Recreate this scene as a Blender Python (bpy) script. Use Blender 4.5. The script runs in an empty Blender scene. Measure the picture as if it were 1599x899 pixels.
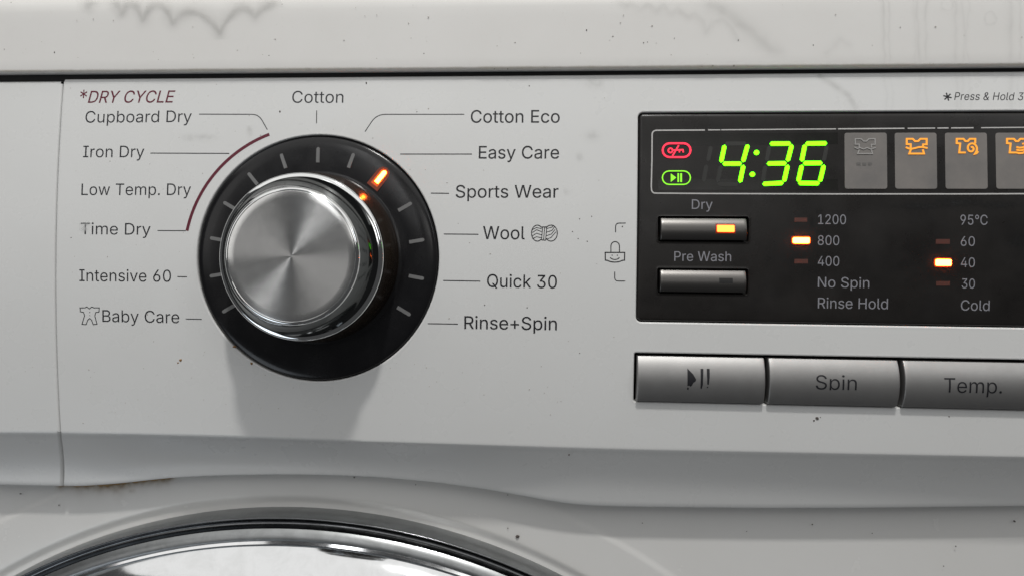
import bpy, bmesh, math, random
from mathutils import Vector, Matrix, noise
from mathutils.geometry import delaunay_2d_cdt

random.seed(7)
S = bpy.context.scene
MM = 0.001

# ------------------------------------------------------------------ camera
D, FPX, W0, H0 = 0.225, 1125.0, 1599.0, 899.0
YAW, PITCH, ROLL = 0.06885, -0.01445, 0.01137
SAG, HALF = 0.00264, 0.055            # the fascia bulges 2.6 mm over +-55 mm

def cam_axes():
    cy, sy, cp, sp = math.cos(YAW), math.sin(YAW), math.cos(PITCH), math.sin(PITCH)
    f = Vector((-sy * cp, cy * cp, sp)); r = Vector((cy, sy, 0)); u = r.cross(f)
    c, s = math.cos(ROLL), math.sin(ROLL)
    return c * r + s * u, -s * r + c * u, f
CR, CU, CF = cam_axes()
cam = bpy.data.objects.new("camera", bpy.data.cameras.new("camera"))
S.collection.objects.link(cam)
M = Matrix((CR, CU, -CF)).transposed().to_4x4()
M.translation = (0, -D, 0)
cam.matrix_world = M
cam.data.sensor_width = 36.0
cam.data.lens = 36.0 * FPX / W0
cam.data.clip_start = 0.005
cam.data.clip_end = 50.0
S.camera = cam

# ------------------------------------------------------------------ light
world = bpy.data.worlds.new("World"); S.world = world
world.use_nodes = True
bg = world.node_tree.nodes["Background"]
bg.inputs[0].default_value = (0.97, 0.98, 1.0, 1)
bg.inputs[1].default_value = 0.06

def area(name, loc, target, size, power, col, size_y=None):
    l = bpy.data.lights.new(name, 'AREA'); o = bpy.data.objects.new(name, l)
    S.collection.objects.link(o)
    l.energy = power; l.color = col; l.size = size
    if size_y: l.shape = 'RECTANGLE'; l.size_y = size_y
    o.location = loc
    o.rotation_euler = (Vector(target) - Vector(loc)).to_track_quat('-Z', 'Y').to_euler()
    return o
area("ceiling_lamp", (0.05, -0.47, 0.89), (-0.04, 0, 0), 0.055, 6.0, (1.0, 0.985, 0.955))
area("bright_ceiling", (0.0, -1.85, 1.75), (0.0, -1.85, 0), 5.0, 51.0, (1.0, 0.99, 0.97), 3.5)
area("knob_fill_tall", (-0.68, -2.7, 1.0), (-0.68, 0, 1.0), 0.22, 3.6, (1.0, 1.0, 1.0), 1.2)  # added lamp behind the camera, for a narrow bright fan on the knob cap
area("knob_fill_wide", (0.3, -2.7, 0.62), (0.3, 0, 0.62), 1.0, 2.8, (1.0, 0.99, 0.97), 0.5)  # added lamp behind the camera, for the broad fan on the knob cap
area("knob_fill_left", (-2.1, -2.7, 0.66), (-2.1, 0, 0.66), 1.5, 6.0, (1.0, 0.985, 0.965), 1.24)  # added dim panel, shaped for the left side of the cap's reflections
area("knob_fill_right", (1.35, -1.3, 0.78), (0, 0, 0), 0.34, 2.2, (0.96, 0.98, 1.0), 0.5)  # added side lamp, aimed to give the cap another fan
area("low_light", (-0.50, -0.42, -0.42), (-0.15, 0, -0.06), 0.3, 0.5, (0.84, 0.92, 1.0))  # added cool fill for the skirt, instead of light thrown up by the door

S.view_settings.view_transform = 'Standard'
S.view_settings.look = 'None'
S.view_settings.exposure = -0.04
S.view_settings.gamma = 1.0
S.view_settings.use_curve_mapping = False
S.render.engine = 'CYCLES'
S.cycles.use_denoising = True
S.cycles.max_bounces = 10
S.cycles.glossy_bounces = 6
S.cycles.caustics_reflective = True
S.cycles.blur_glossy = 0.3
S.cycles.sample_clamp_indirect = 4.0

# ------------------------------------------------------------------ geometry helpers
def surf(z):
    z = max(-0.075, min(0.075, z))
    return -SAG * (1 - (z / HALF) ** 2)

def Q(px, py, plane=None):
    """photo pixel -> (x, z) on the bulged fascia, or on the plane y = plane"""
    d = CF * FPX + CR * (px - W0 / 2) + CU * (H0 / 2 - py)
    if plane is not None:
        t = (D + plane) / d.y
        return t * d.x, t * d.z
    t = D / d.y
    for _ in range(25):
        t = (D + surf(t * d.z)) / d.y
    return t * d.x, t * d.z

def at(x, z, h=0.0, plane=None):
    return Vector((x, (surf(z) if plane is None else plane) - h, z))

def P(px, py, h=0.0, plane=None):
    x, z = Q(px, py, plane)
    return at(x, z, h, plane)

class MB:
    def __init__(s): s.v = []; s.f = []
    def vert(s, p): s.v.append(tuple(p)); return len(s.v) - 1
    def face(s, *i): s.f.append(tuple(i))
    def grid(s, rows, close=False):
        ids = [[s.vert(p) for p in r] for r in rows]
        n = len(ids[0])
        for a, b in zip(ids, ids[1:]):
            for k in range(n if close else n - 1):
                s.face(a[k], a[(k + 1) % n], b[(k + 1) % n], b[k])
        return ids
    def slab(s, poly, h0, h1, plane=None):
        """poly of (x,z) extruded from height h0 to h1 above the surface"""
        a = [s.vert(at(x, z, h0, plane)) for x, z in poly]
        b = [s.vert(at(x, z, h1, plane)) for x, z in poly]
        n = len(poly)
        for k in range(n):
            s.face(a[k], a[(k + 1) % n], b[(k + 1) % n], b[k])
        s.face(*b)
    def build(s, name, mat, parent=None, smooth=False, weld=True, mw=None):
        me = bpy.data.meshes.new(name)
        me.from_pydata(s.v, [], s.f)
        bm = bmesh.new(); bm.from_mesh(me)
        if weld: bmesh.ops.remove_doubles(bm, verts=bm.verts, dist=2e-7)
        bmesh.ops.recalc_face_normals(bm, faces=bm.faces)
        bm.to_mesh(me); bm.free()
        if smooth:
            for p in me.polygons: p.use_smooth = True
        me.materials.append(mat)
        o = bpy.data.objects.new(name, me)
        S.collection.objects.link(o)
        if parent: o.parent = parent
        return o

def smooth_by_angle(o, ang):
    me = o.data
    bm = bmesh.new(); bm.from_mesh(me)
    for e in bm.edges:
        if len(e.link_faces) == 2 and e.calc_face_angle(0) > math.radians(ang): e.smooth = False
    for f in bm.faces: f.smooth = True
    bm.to_mesh(me); bm.free()

def ribbon(mb, pts, w, h=0.00003, plane=None, closed=False, cap=False):
    """flat printed stroke; pts = list of (x,z), w in metres"""
    n = len(pts); L = []; Rr = []
    for i in range(n):
        a = Vector(pts[(i - 1) % n] if (closed or i > 0) else pts[i])
        b = Vector(pts[i])
        c = Vector(pts[(i + 1) % n] if (closed or i < n - 1) else pts[i])
        d1 = (b - a); d2 = (c - b)
        if d1.length < 1e-9: d1 = d2
        if d2.length < 1e-9: d2 = d1
        d1 = d1.normalized(); d2 = d2.normalized()
        t = d1 + d2
        t = t.normalized() if t.length > 1e-6 else d1
        nn = Vector((-t.y, t.x)); k = 1.0 / max(0.45, nn.dot(Vector((-d1.y, d1.x))))
        if cap and not closed and i in (0, n - 1):
            e = (-d1 if i == 0 else d2) * w * 0.35
            b = b + e
        L.append(b + nn * w / 2 * k); Rr.append(b - nn * w / 2 * k)
    hh = h if isinstance(h, (tuple, list)) else (h, h)
    a = [mb.vert(at(p.x, p.y, hh[1], plane)) for p in L]
    b = [mb.vert(at(p.x, p.y, hh[1], plane)) for p in Rr]
    m = n if closed else n - 1
    for k in range(m):
        mb.face(a[k], a[(k + 1) % n], b[(k + 1) % n], b[k])
    if hh[0] != hh[1]:
        a2 = [mb.vert(at(p.x, p.y, hh[0], plane)) for p in L]
        b2 = [mb.vert(at(p.x, p.y, hh[0], plane)) for p in Rr]
        for k in range(m):
            mb.face(a[k], a[(k + 1) % n], a2[(k + 1) % n], a2[k])
            mb.face(b[k], b[(k + 1) % n], b2[(k + 1) % n], b2[k])

def pxl(pts, plane=None): return [Q(x, y, plane) for x, y in pts]
def zl(pts, ox, oy, s, plane=None): return [Q(ox + x / s, oy + y / s, plane) for x, y in pts]

def round_rect(x0, x1, z0, z1, r, n=6):
    o = []
    for cx, cz, a0 in ((x1 - r, z1 - r, 0), (x0 + r, z1 - r, 90), (x0 + r, z0 + r, 180), (x1 - r, z0 + r, 270)):
        for k in range(n + 1):
            a = math.radians(a0 + 90 * k / n)
            o.append((cx + r * math.cos(a), cz + r * math.sin(a)))
    return o
def densify(loop, step):
    o = []
    for i in range(len(loop)):
        a, b = Vector(loop[i]), Vector(loop[(i + 1) % len(loop)])
        n = max(1, int((b - a).length / step))
        for k in range(n): o.append(tuple(a.lerp(b, k / n)))
    return o

# ------------------------------------------------------------------ materials
def mat(name, base, rough=0.4, metal=0.0, spec=0.5, emit=None, strength=0.0, coat=0.0):
    m = bpy.data.materials.new(name); m.use_nodes = True
    b = m.node_tree.nodes["Principled BSDF"]
    b.inputs["Base Color"].default_value = (*base, 1)
    b.inputs["Roughness"].default_value = rough
    b.inputs["Metallic"].default_value = metal
    b.inputs["Specular IOR Level"].default_value = spec
    b.inputs["Coat Weight"].default_value = coat
    if emit:
        b.inputs["Emission Color"].default_value = (*emit, 1)
        b.inputs["Emission Strength"].default_value = strength
    return m
class N:
    def __init__(s, m): s.t = m.node_tree; s.b = s.t.nodes["Principled BSDF"]
    def new(s, kind, **kw):
        n = s.t.nodes.new(kind)
        for k, v in kw.items(): setattr(n, k, v)
        return n
    def link(s, a, b): s.t.links.new(a, b)
    def noise(s, scale, detail=4, rough=0.5, vec=None, coords='Object', stretch=None, dist=0.0):
        tc = s.new('ShaderNodeTexCoord'); mp = s.new('ShaderNodeMapping')
        if stretch: mp.inputs['Scale'].default_value = stretch
        s.link(tc.outputs[coords], mp.inputs[0])
        n = s.new('ShaderNodeTexNoise')
        n.inputs['Scale'].default_value = scale; n.inputs['Detail'].default_value = detail
        n.inputs['Roughness'].default_value = rough; n.inputs['Distortion'].default_value = dist
        s.link(mp.outputs[0], n.inputs['Vector'])
        return n.outputs['Fac']
    def ramp(s, src, p0, p1, c0=(0, 0, 0, 1), c1=(1, 1, 1, 1)):
        r = s.new('ShaderNodeValToRGB')
        e = r.color_ramp.elements
        e[0].position = p0; e[1].position = p1; e[0].color = c0; e[1].color = c1
        s.link(src, r.inputs[0]); return r.outputs[0]
    def mix(s, fac, a, b):
        n = s.new('ShaderNodeMix', data_type='RGBA')
        for sock, v in ((0, fac), (6, a), (7, b)):
            if isinstance(v, (tuple, float, int)): n.inputs[sock].default_value = v
            else: s.link(v, n.inputs[sock])
        return n.outputs[2]
    def bump(s, src, strength, dist):
        n = s.new('ShaderNodeBump'); n.inputs['Strength'].default_value = strength
        n.inputs['Distance'].default_value = dist
        s.link(src, n.inputs['Height']); s.link(n.outputs[0], s.b.inputs['Normal'])

def white_plastic(name, base, rough, dirt=(0.50, 0.485, 0.45, 1), amount=0.25):
    m = mat(name, base, rough, spec=0.45)
    k = N(m)
    a = k.ramp(k.noise(28, 5, 0.6), 0.42, 0.78)          # broad grubby patches
    b = k.ramp(k.noise(420, 3, 0.6), 0.66, 0.80)         # small smudges
    c = k.ramp(k.noise(1900, 2, 0.5), 0.70, 0.78)        # pin-point dust
    f1 = k.mix(0.5, a, b)
    mul = k.new('ShaderNodeMath', operation='MULTIPLY'); k.link(f1, mul.inputs[0]); mul.inputs[1].default_value = amount
    col = k.mix(mul.outputs[0], (*base, 1), dirt)
    mul2 = k.new('ShaderNodeMath', operation='MULTIPLY'); k.link(c, mul2.inputs[0]); mul2.inputs[1].default_value = amount * 0.8
    col = k.mix(mul2.outputs[0], col, (0.36, 0.33, 0.29, 1))
    k.link(col, k.b.inputs['Base Color'])
    r = k.ramp(k.noise(60, 4, 0.6), 0.3, 0.8, (rough * 0.85,) * 3 + (1,), (rough * 1.4,) * 3 + (1,))
    k.link(r, k.b.inputs['Roughness'])
    k.bump(k.noise(900, 2, 0.5), 0.04, 0.0002)
    return m
M_PANEL = white_plastic("white_fascia_plastic", (0.68, 0.683, 0.675), 0.27, amount=0.17)
M_LID = white_plastic("white_worktop_laminate", (0.72, 0.71, 0.69), 0.33)
M_FRONT = white_plastic("white_enamel_steel", (0.66, 0.655, 0.64), 0.22)
M_DARK = mat("black_gap", (0.008, 0.008, 0.008), 0.7)
M_INK = mat("dark_grey_print", (0.007, 0.007, 0.010), 0.5)
M_INKTHIN = mat("grey_print", (0.014, 0.015, 0.020), 0.5)
M_MAROON = mat("maroon_print", (0.115, 0.006, 0.022), 0.5)
M_GREYINK = mat("pale_grey_print", (0.24, 0.24, 0.265), 0.5)
M_LINE = mat("silver_line_print", (0.50, 0.49, 0.48), 0.45)

def smoked(name, base, rough):
    m = mat(name, base, rough, spec=0.36); k = N(m)
    a = k.ramp(k.noise(70, 5, 0.65), 0.35, 0.75, (base[0], base[1], base[2], 1), (base[0] * 1.4 + .003, base[1] * 1.35 + .003, base[2] * 1.3 + .003, 1))
    b = k.ramp(k.noise(900, 3, 0.6), 0.70, 0.80)
    mu = k.new('ShaderNodeMath', operation='MULTIPLY'); k.link(b, mu.inputs[0]); mu.inputs[1].default_value = 0.12
    k.link(k.mix(mu.outputs[0], a, (0.12, 0.11, 0.10, 1)), k.b.inputs['Base Color'])
    k.link(k.ramp(k.noise(90, 4, 0.6), 0.3, 0.8, (rough * .8,) * 3 + (1,), (rough * 1.35,) * 3 + (1,)), k.b.inputs['Roughness'])
    return m
M_DISPLAY = smoked("smoked_display_plastic", (0.011, 0.010, 0.0095), 0.30)
M_WINDOW = smoked("led_window_plastic", (0.010, 0.010, 0.009), 0.22)
M_DIAL = smoked("black_dial_plastic", (0.007, 0.007, 0.008), 0.20)
M_TICK = mat("translucent_grey_tick", (0.16, 0.16, 0.16), 0.5)
M_TILE = smoked("grey_icon_tile", (0.16, 0.152, 0.146), 0.5)
M_UNLIT = mat("unlit_segment", (0.020, 0.020, 0.018), 0.5)
M_UNLITICON = mat("unlit_icon_print", (0.34, 0.33, 0.32), 0.5)
M_DIMLED = mat("unlit_red_diffuser", (0.085, 0.026, 0.018), 0.5)
M_GREEN = mat("lit_green_led", (0.02, 0.05, 0), 0.5, emit=(0.10, 1, 0.0), strength=5.8)
M_GREEN2 = mat("lit_green_icon", (0.02, 0.05, 0), 0.5, emit=(0.30, 1, 0.03), strength=1.15)
M_RED = mat("lit_red_icon", (0.05, 0.01, 0.01), 0.5, emit=(1, 0.022, 0.06), strength=1.9)
M_ORANGE = mat("lit_orange_led", (0.1, 0.04, 0.01), 0.5, emit=(1, 0.12, 0.010), strength=80.0)
M_AMBER = mat("lit_amber_led", (0.1, 0.06, 0.01), 0.5, emit=(1, 0.085, 0.012), strength=11.0)
M_HALO = mat("painted_orange_halo", (0.12, 0.03, 0.005), 0.4, emit=(1, 0.13, 0.006), strength=0.55)  # glow around the dial light, painted as weak emission
M_HALODIM = mat("painted_dim_orange_halo", (0.03, 0.008, 0.003), 0.35, emit=(1, 0.10, 0.004), strength=0.13)  # outer, fainter step of the same painted glow
M_HALORED = mat("painted_red_halo", (0.05, 0.01, 0.004), 0.4, emit=(1, 0.09, 0.004), strength=0.17)  # painted glow around the indicator lights
M_ICONLIT = mat("lit_amber_icon", (0.1, 0.06, 0.01), 0.5, emit=(1, 0.36, 0.03), strength=1.15)

def silver_paint():
    m = mat("silver_painted_plastic", (0.40, 0.395, 0.39), 0.50, metal=0.9); k = N(m)
    g = k.noise(2600, 2, 0.6)
    k.link(k.ramp(k.noise(200, 4, 0.6), 0.35, 0.75, (0.345, 0.34, 0.335, 1), (0.375, 0.37, 0.365, 1)), k.b.inputs['Base Color'])
    k.bump(g, 0.10, 0.0001)
    return m
M_SILVER = silver_paint()
M_GUN = mat("gunmetal_painted_plastic", (0.125, 0.12, 0.115), 0.36, metal=0.9)

def chrome(name, base, rough, dirty):
    m = mat(name, base, rough, metal=1.0); k = N(m)
    a = k.ramp(k.noise(120, 6, 0.7, dist=0.6), 0.45, 0.70)
    mu = k.new('ShaderNodeMath', operation='MULTIPLY'); k.link(a, mu.inputs[0]); mu.inputs[1].default_value = dirty
    k.link(k.mix(mu.outputs[0], (*base, 1), (base[0] * .6, base[1] * .6, base[2] * .58, 1)), k.b.inputs['Base Color'])
    k.link(k.ramp(k.noise(160, 5, 0.7), 0.35, 0.8, (rough,) * 3 + (1,), (rough + 0.22 * dirty,) * 3 + (1,)), k.b.inputs['Roughness'])
    return m
M_CHROME = chrome("door_chrome", (0.78, 0.79, 0.80), 0.06, 0.22)
M_KNOBCHROME = chrome("knob_chrome", (0.82, 0.83, 0.83), 0.06, 0.1)
M_SMOKECHROME = chrome("smoked_clear_collar", (0.11, 0.115, 0.115), 0.07, 0.1)
M_BROWN = mat("brown_smoked_skirt", (0.018, 0.012, 0.008), 0.25)
M_GLASS = mat("dark_door_glass", (0.01, 0.01, 0.012), 0.05)

def brushed():
    m = mat("spun_aluminium", (0.60, 0.60, 0.595), 0.19, metal=1.0); k = N(m)
    k.b.inputs['Anisotropic'].default_value = 0.95; k.link(k.ramp(k.noise(300, 4, 0.6), 0.3, 0.8, (0.175,) * 3 + (1,), (0.205,) * 3 + (1,)), k.b.inputs['Roughness']); k.b.inputs['Anisotropic Rotation'].default_value = 0.25
    t = k.new('ShaderNodeTangent', direction_type='RADIAL', axis='Z')
    k.link(t.outputs[0], k.b.inputs['Tangent'])
    a = k.ramp(k.noise(150, 5, 0.6), 0.5, 0.8)
    mu = k.new('ShaderNodeMath', operation='MULTIPLY'); k.link(a, mu.inputs[0]); mu.inputs[1].default_value = 0.18
    k.link(k.mix(mu.outputs[0], (0.80, 0.80, 0.79, 1), (0.90, 0.90, 0.90, 1)), k.b.inputs['Base Color'])
    return m
M_BRUSHED = brushed()

def decal_mat(name, col, rough=0.5):
    m = mat(name, col, rough); k = N(m)
    at_ = k.new('ShaderNodeAttribute', attribute_name='cover')
    k.link(at_.outputs['Fac'], k.b.inputs['Alpha'])
    return m
M_WATER = decal_mat("dried_water_mark", (0.42, 0.415, 0.40))
M_RUST = decal_mat("brown_rust_stain", (0.30, 0.18, 0.045))
M_GRIME = decal_mat("grey_grime_film", (0.16, 0.15, 0.13))
M_SOOT = decal_mat("black_wear_mark", (0.004, 0.004, 0.004))
M_SPECK = mat("dark_grime_speck", (0.075, 0.062, 0.055), 0.7)
M_SPECKPALE = mat("faint_dust_speck", (0.42, 0.395, 0.36), 0.7)
M_SPECKRUST = mat("rust_speck", (0.22, 0.11, 0.03), 0.7)

# ------------------------------------------------------------------ the machine
def part(o, label=None):
    if label: o['label'] = label
    return o
machine = bpy.data.objects.new("washing_machine", None)
S.collection.objects.link(machine)
machine.location = (0, 0, 0)
machine['label'] = "white washer dryer front with chrome program dial and lit green time display"
machine['category'] = "washing machine"

XL, XR = -0.345, 0.255                       # sides of the machine
SEAM = Q(86, 420)[0]                         # joint between drawer front and fascia
ZTOP_L, ZTOP_R = Q(100, 123.5)[1], Q(1599, 111.5)[1]
def ztop(x):
    a, b = Q(100, 123)[0], Q(1599, 111)[0]
    return ZTOP_L + (ZTOP_R - ZTOP_L) * (x - a) / (b - a)
CREASE = [(-500, 668), (0, 673), (90, 673.5), (350, 680), (570, 688), (1000, 699.5), (1599, 711.5), (2200, 722)]
LIP = [(-500, 745), (0, 755), (95, 757.5), (150, 758), (200, 753), (235, 748), (270, 744), (340, 740.5), (440, 739), (520, 740), (600, 743.5), (680, 751), (760, 762),
       (820, 773), (870, 782), (905, 786.5), (950, 788.5), (1050, 790), (1200, 791.5), (1350, 791), (1599, 788), (2200, 778)]
def curve_z(table, plane=None):
    pts = [Q(x, y, plane) for x, y in table]
    def f(x):
        if x <= pts[0][0]: return pts[0][1]
        for (x0, z0), (x1, z1) in zip(pts, pts[1:]):
            if x <= x1: return z0 + (z1 - z0) * (x - x0) / (x1 - x0)
        return pts[-1][1]
    return f
_cz = curve_z(CREASE)
LIPY = 0.0084
_lz_raw = curve_z(LIP, LIPY)
def crease_z(x): return _cz(x)
def lip_z(x): return sum(_lz_raw(x + d * 0.002) for d in (-2, -1, 0, 1, 2)) / 5
FRONTY = 0.0148

# hole outlines on the fascia
dcx, dcz = Q(494, 403); DR = 0.03895
dx0, dzt = Q(996.5, 177.5); dzb = Q(1000, 501.8)[1]; dzt = (dzt + Q(1599, 172)[1]) / 2
dzb = (dzb + Q(1599, 512)[1]) / 2; dx1 = Q(1790, 340)[0]
bx0 = Q(990, 590)[0]; bzt = (Q(992, 549.5)[1] + Q(1599, 562.5)[1]) / 2; bzb = (Q(992, 625.5)[1] + Q(1599, 641)[1]) / 2
bx1 = Q(1618, 600)[0]
def dial_loop(off): return [(dcx + (DR + off) * math.cos(2 * math.pi * k / 96), dcz + (DR + off) * math.sin(2 * math.pi * k / 96)) for k in range(96)]
def display_loop(off): return densify(round_rect(dx0 - off, dx1 + off, dzb - off, dzt + off, 0.0016 + off), 0.004)
def button_loop(off): return densify(round_rect(bx0 - off, bx1 + off, bzb - off, bzt + off, 0.0006 + off, 4), 0.004)

LIPPROF = [(0.00060, 0.0), (0.00035, 0.00002), (0.00018, -0.00010), (0.00005, -0.00028), (0.0, -0.0006), (0.0, -0.0040)]
def skirt_rows(xs):
    rows = []
    K = 14
    for k in range(K + 1):
        t = k / K
        row = []
        for x in xs:
            zc, zlp = crease_z(x), lip_z(x)
            y0 = surf(zc)
            m = max(0.0, min(1.0, (x + 0.10) / 0.11)); m = m * m * (3 - 2 * m)
            m = max(m, 0.7 * (1 - max(0.0, min(1.0, (x + 0.155) / 0.03))))
            e = (1 - m) * math.sin(t * math.pi / 2) + m * (t + 0.10 * math.sin(t * math.pi))
            # the joint with the drawer leans inwards below the crease
            lean = -0.0054 * (t ** 0.8) * math.exp(-((x - SEAM) / 0.02) ** 2)
            row.append(Vector((x + lean, y0 + (LIPY - y0) * e, zc + (zlp - zc) * t)))
        rows.append(row)
    # a small crease radius
    rows.insert(1, [p.lerp(q, 0.35) + Vector((0, -0.00018, 0)) for p, q in zip(rows[0], rows[1])])
    last = rows[-1]
    rows.append([p + Vector((0, 0.0002, -0.0003)) for p in last])
    rows.append([p + Vector((0, 0.0007, -0.0004)) for p in last])
    rows.append([p + Vector((0, 0.0066, -0.0001)) for p in last])
    return rows

def sliver(vo, f):
    """triangles of no area left along straight borders"""
    a = abs(sum(vo[i].cross(vo[j]) for i, j in zip(f, list(f[1:]) + [f[0]]))) / 2
    return a < 1.5e-9
def inside(poly, x, z):
    c = False
    for (x0, z0), (x1, z1) in zip(poly, poly[1:] + poly[:1]):
        if (z0 > z) != (z1 > z) and x < x0 + (z - z0) / (z1 - z0) * (x1 - x0): c = not c
    return c
def shell(name, x0, x1, loops, top_off, parent):
    """front skin: flat field with holes, rounded top and side edges, skirt below"""
    step = 0.004
    nx = int((x1 - x0) / step)
    xs = [x0 + (x1 - x0) * k / nx for k in range(nx + 1)]
    xs = [x0, x0 + 0.0005] + xs[1:-1] + [x1 - 0.0005, x1]
    verts, edges, holes_pts = [], [], []
    def add(p): verts.append(Vector(p)); return len(verts) - 1
    top = [add((x, ztop(x) - top_off)) for x in xs]
    bot = [add((x, crease_z(x))) for x in xs]
    def chain(ids, close=False):
        for a, b in zip(ids, ids[1:]): edges.append((a, b))
        if close: edges.append((ids[-1], ids[0]))
    chain(top); chain(bot)
    def column(x):
        zc, zt = crease_z(x), ztop(x) - top_off
        return [zc + 0.0006] + [zc + (zt - zc) * k / 28 for k in range(1, 28)] + [zt - 0.0005]
    sideL = [add((x0, z)) for z in column(x0)]; sideR = [add((x1, z)) for z in column(x1)]
    chain([bot[0]] + sideL + [top[0]]); chain([bot[-1]] + sideR + [top[-1]])
    for fn in loops:
        for off in (0.0006, 0.0012): chain([add(p) for p in fn(off)], True)
    def clear(x, z):
        if math.hypot(x - dcx, z - dcz) < DR + 0.002: return False
        if dx0 - .002 < x < dx1 + .002 and dzb - .002 < z < dzt + .002: return False
        if bx0 - .002 < x < bx1 + .002 and bzb - .002 < z < bzt + .002: return False
        return True
    for x in xs[1:-1]:
        for z in column(x):
            if not loops or clear(x, z): add((x, z))
    out = delaunay_2d_cdt(verts, edges, [], 0, 1e-7)
    vo, fo = out[0], out[2]
    mb = MB()
    ids = [mb.vert(at(p.x, p.y)) for p in vo]
    polys = [fn(0.00059) for fn in loops]
    def hole(x, z): return any(inside(p, x, z) for p in polys)
    for f in fo:
        c = sum((vo[i] for i in f), Vector((0, 0))) / len(f)
        if c.x < x0 - 1e-6 or c.x > x1 + 1e-6: continue
        if hole(c.x, c.y) or sliver(vo, f): continue
        mb.face(*[ids[i] for i in f])
    for fn in loops:
        mb.grid([[at(x, z, h) for x, z in fn(off)] for off, h in LIPPROF], close=True)
    # rounded top edge
    rows = []
    for k in range(7):
        a = math.radians(90 * k / 6); r = 0.0009
        rows.append([Vector((x, surf(ztop(x) - top_off) + r * (1 - math.cos(a)), ztop(x) - top_off + r * math.sin(a))) for x in xs])
    rows.append([p + Vector((0, 0.014, 0)) for p in rows[-1]])
    mb.grid(rows)
    # rounded sides
    for xe, sgn in ((x0, -1), (x1, 1)):
        col = [crease_z(xe)] + column(xe) + [ztop(xe) - top_off]
        rows = []
        for k in range(5):
            a = math.radians(90 * k / 4); r = 0.0005
            rows.append([Vector((xe + sgn * r * math.sin(a), surf(z) + r * (1 - math.cos(a)), z)) for z in col])
        rows.append([p + Vector((0, 0.012, 0)) for p in rows[-1]])
        mb.grid(rows)
    sk = skirt_rows(xs)
    mb.grid(sk)
    for xe, idx in ((x0, 0), (x1, -1)):
        sgn = -1 if idx == 0 else 1
        mb.grid([[r[idx] for r in sk[:-1]], [r[idx] + Vector((sgn * .0005, 0.0006, 0)) for r in sk[:-1]], [r[idx] + Vector((sgn * .0005, 0.012, 0)) for r in sk[:-1]]])
    o = mb.build(name, M_PANEL, parent)
    smooth_by_angle(o, 50)
    return o

fascia = shell("control_panel", SEAM + 0.00065, XR, [dial_loop, display_loop, button_loop], 0.0009, machine)
drawer = shell("detergent_drawer", XL, SEAM - 0.00065, [], 0.0016, machine)

# dark inner frame behind the joints and openings
mb = MB()
mb.slab([(XL + .004, -0.064), (XR - .004, -0.064), (XR - .004, 0.0715), (XL + .004, 0.0715)], 0, 0.004, plane=0.0165)
mb.build("inner_frame", M_DARK, machine)

# worktop: front edge, rounded below and above
LIDY = -0.0012
zl0 = Q(0, 114.5, LIDY)[1]; zl1 = Q(1599, 103.0, LIDY)[1]
def lid_z(x):
    a, b = Q(0, 115, LIDY)[0], Q(1599, 104, LIDY)[0]
    return zl0 + (zl1 - zl0) * (x - a) / (b - a)
prof = [(0.55, 0.0012), (0.008, 0.0004), (0.0016, 0.0)]
for k in range(1, 7):
    a = math.radians(90 * k / 6); prof.append((0.0010 - 0.0010 * math.sin(a), 0.0010 - 0.0010 * math.cos(a)))
lx = [XL - 0.004 + (XR - XL + 0.008) * k / 60 for k in range(61)]
rows = []
for dy, dz in prof: rows.append([Vector((x, LIDY + dy, lid_z(x) + dz)) for x in lx])
for dz in (0.004, 0.010, 0.0165): rows.append([Vector((x, LIDY + 0.00002 * dz / 0.001, lid_z(x) + dz)) for x in lx])
zt_ = 0.0195
for k in range(0, 9):
    a = math.radians(90 * k / 8); r = 0.010
    rows.append([Vector((x, LIDY + 0.0004 + r * (1 - math.cos(a)), lid_z(x) + zt_ + r * math.sin(a))) for x in lx])
rows.append([Vector((x, 0.55, lid_z(x) + zt_ + 0.010)) for x in lx])
mb = MB(); mb.grid(rows)
worktop = mb.build("worktop", M_LID, machine, smooth=True); smooth_by_angle(worktop, 40)

mb = MB()
mb.grid([[Vector((x, 0.0022, ztop(x) - 0.0022)) for x in lx[1:-1]], [Vector((x, 0.0018, ztop(x) + 0.0002)) for x in lx[1:-1]], [Vector((x, 0.0013, lid_z(x) + 0.0006)) for x in lx[1:-1]], [Vector((x, 0.010, lid_z(x) + 0.0009)) for x in lx[1:-1]]])
mb.build("gap_shade", M_DARK, machine)  # black strip standing in for the shade inside the gap

# front panel: sheet with a pressed ring around the door
DOORX = Q(471, 793, FRONTY)[0]; DOORR = 0.2085
DOORZ = Q(471, 792.5, FRONTY)[1] - DOORR
mb = MB()
rad = [-0.0105] + [0.0010 + 0.0004 * k for k in range(13)] + [0.0075, 0.012, 0.0175, 0.0180, 0.0186, 0.0193, 0.0200, 0.0206, 0.024, 0.05, 0.11, 0.21, 0.40]
def sstep(t): t = min(1, max(0, t)); return t * t * (3 - 2 * t)
def front_y(r):
    return FRONTY + 0.0012 * (1 - sstep((r - 0.0012) / 0.0036)) - 0.00045 * (1 - sstep((r - 0.0178) / 0.0026))
rows = []
for r in rad:
    rows.append([Vector((DOORX + (DOORR + r) * math.cos(2 * math.pi * k / 240), front_y(r), DOORZ + (DOORR + r) * math.sin(2 * math.pi * k / 240))) for k in range(240)])
mb.grid(rows, close=True)
front = mb.build("front_panel", M_FRONT, machine, smooth=True)
bm = bmesh.new(); bm.from_mesh(front.data)
for co, no in (((XL, 0, 0), (-1, 0, 0)), ((XR, 0, 0), (1, 0, 0)), ((0, 0, -0.050), (0, 0, 1)), ((0, 0, DOORZ - 0.42), (0, 0, -1))):
    bmesh.ops.bisect_plane(bm, geom=bm.verts[:] + bm.edges[:] + bm.faces[:], plane_co=co, plane_no=no, clear_outer=True)
bm.to_mesh(front.data); bm.free()
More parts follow.
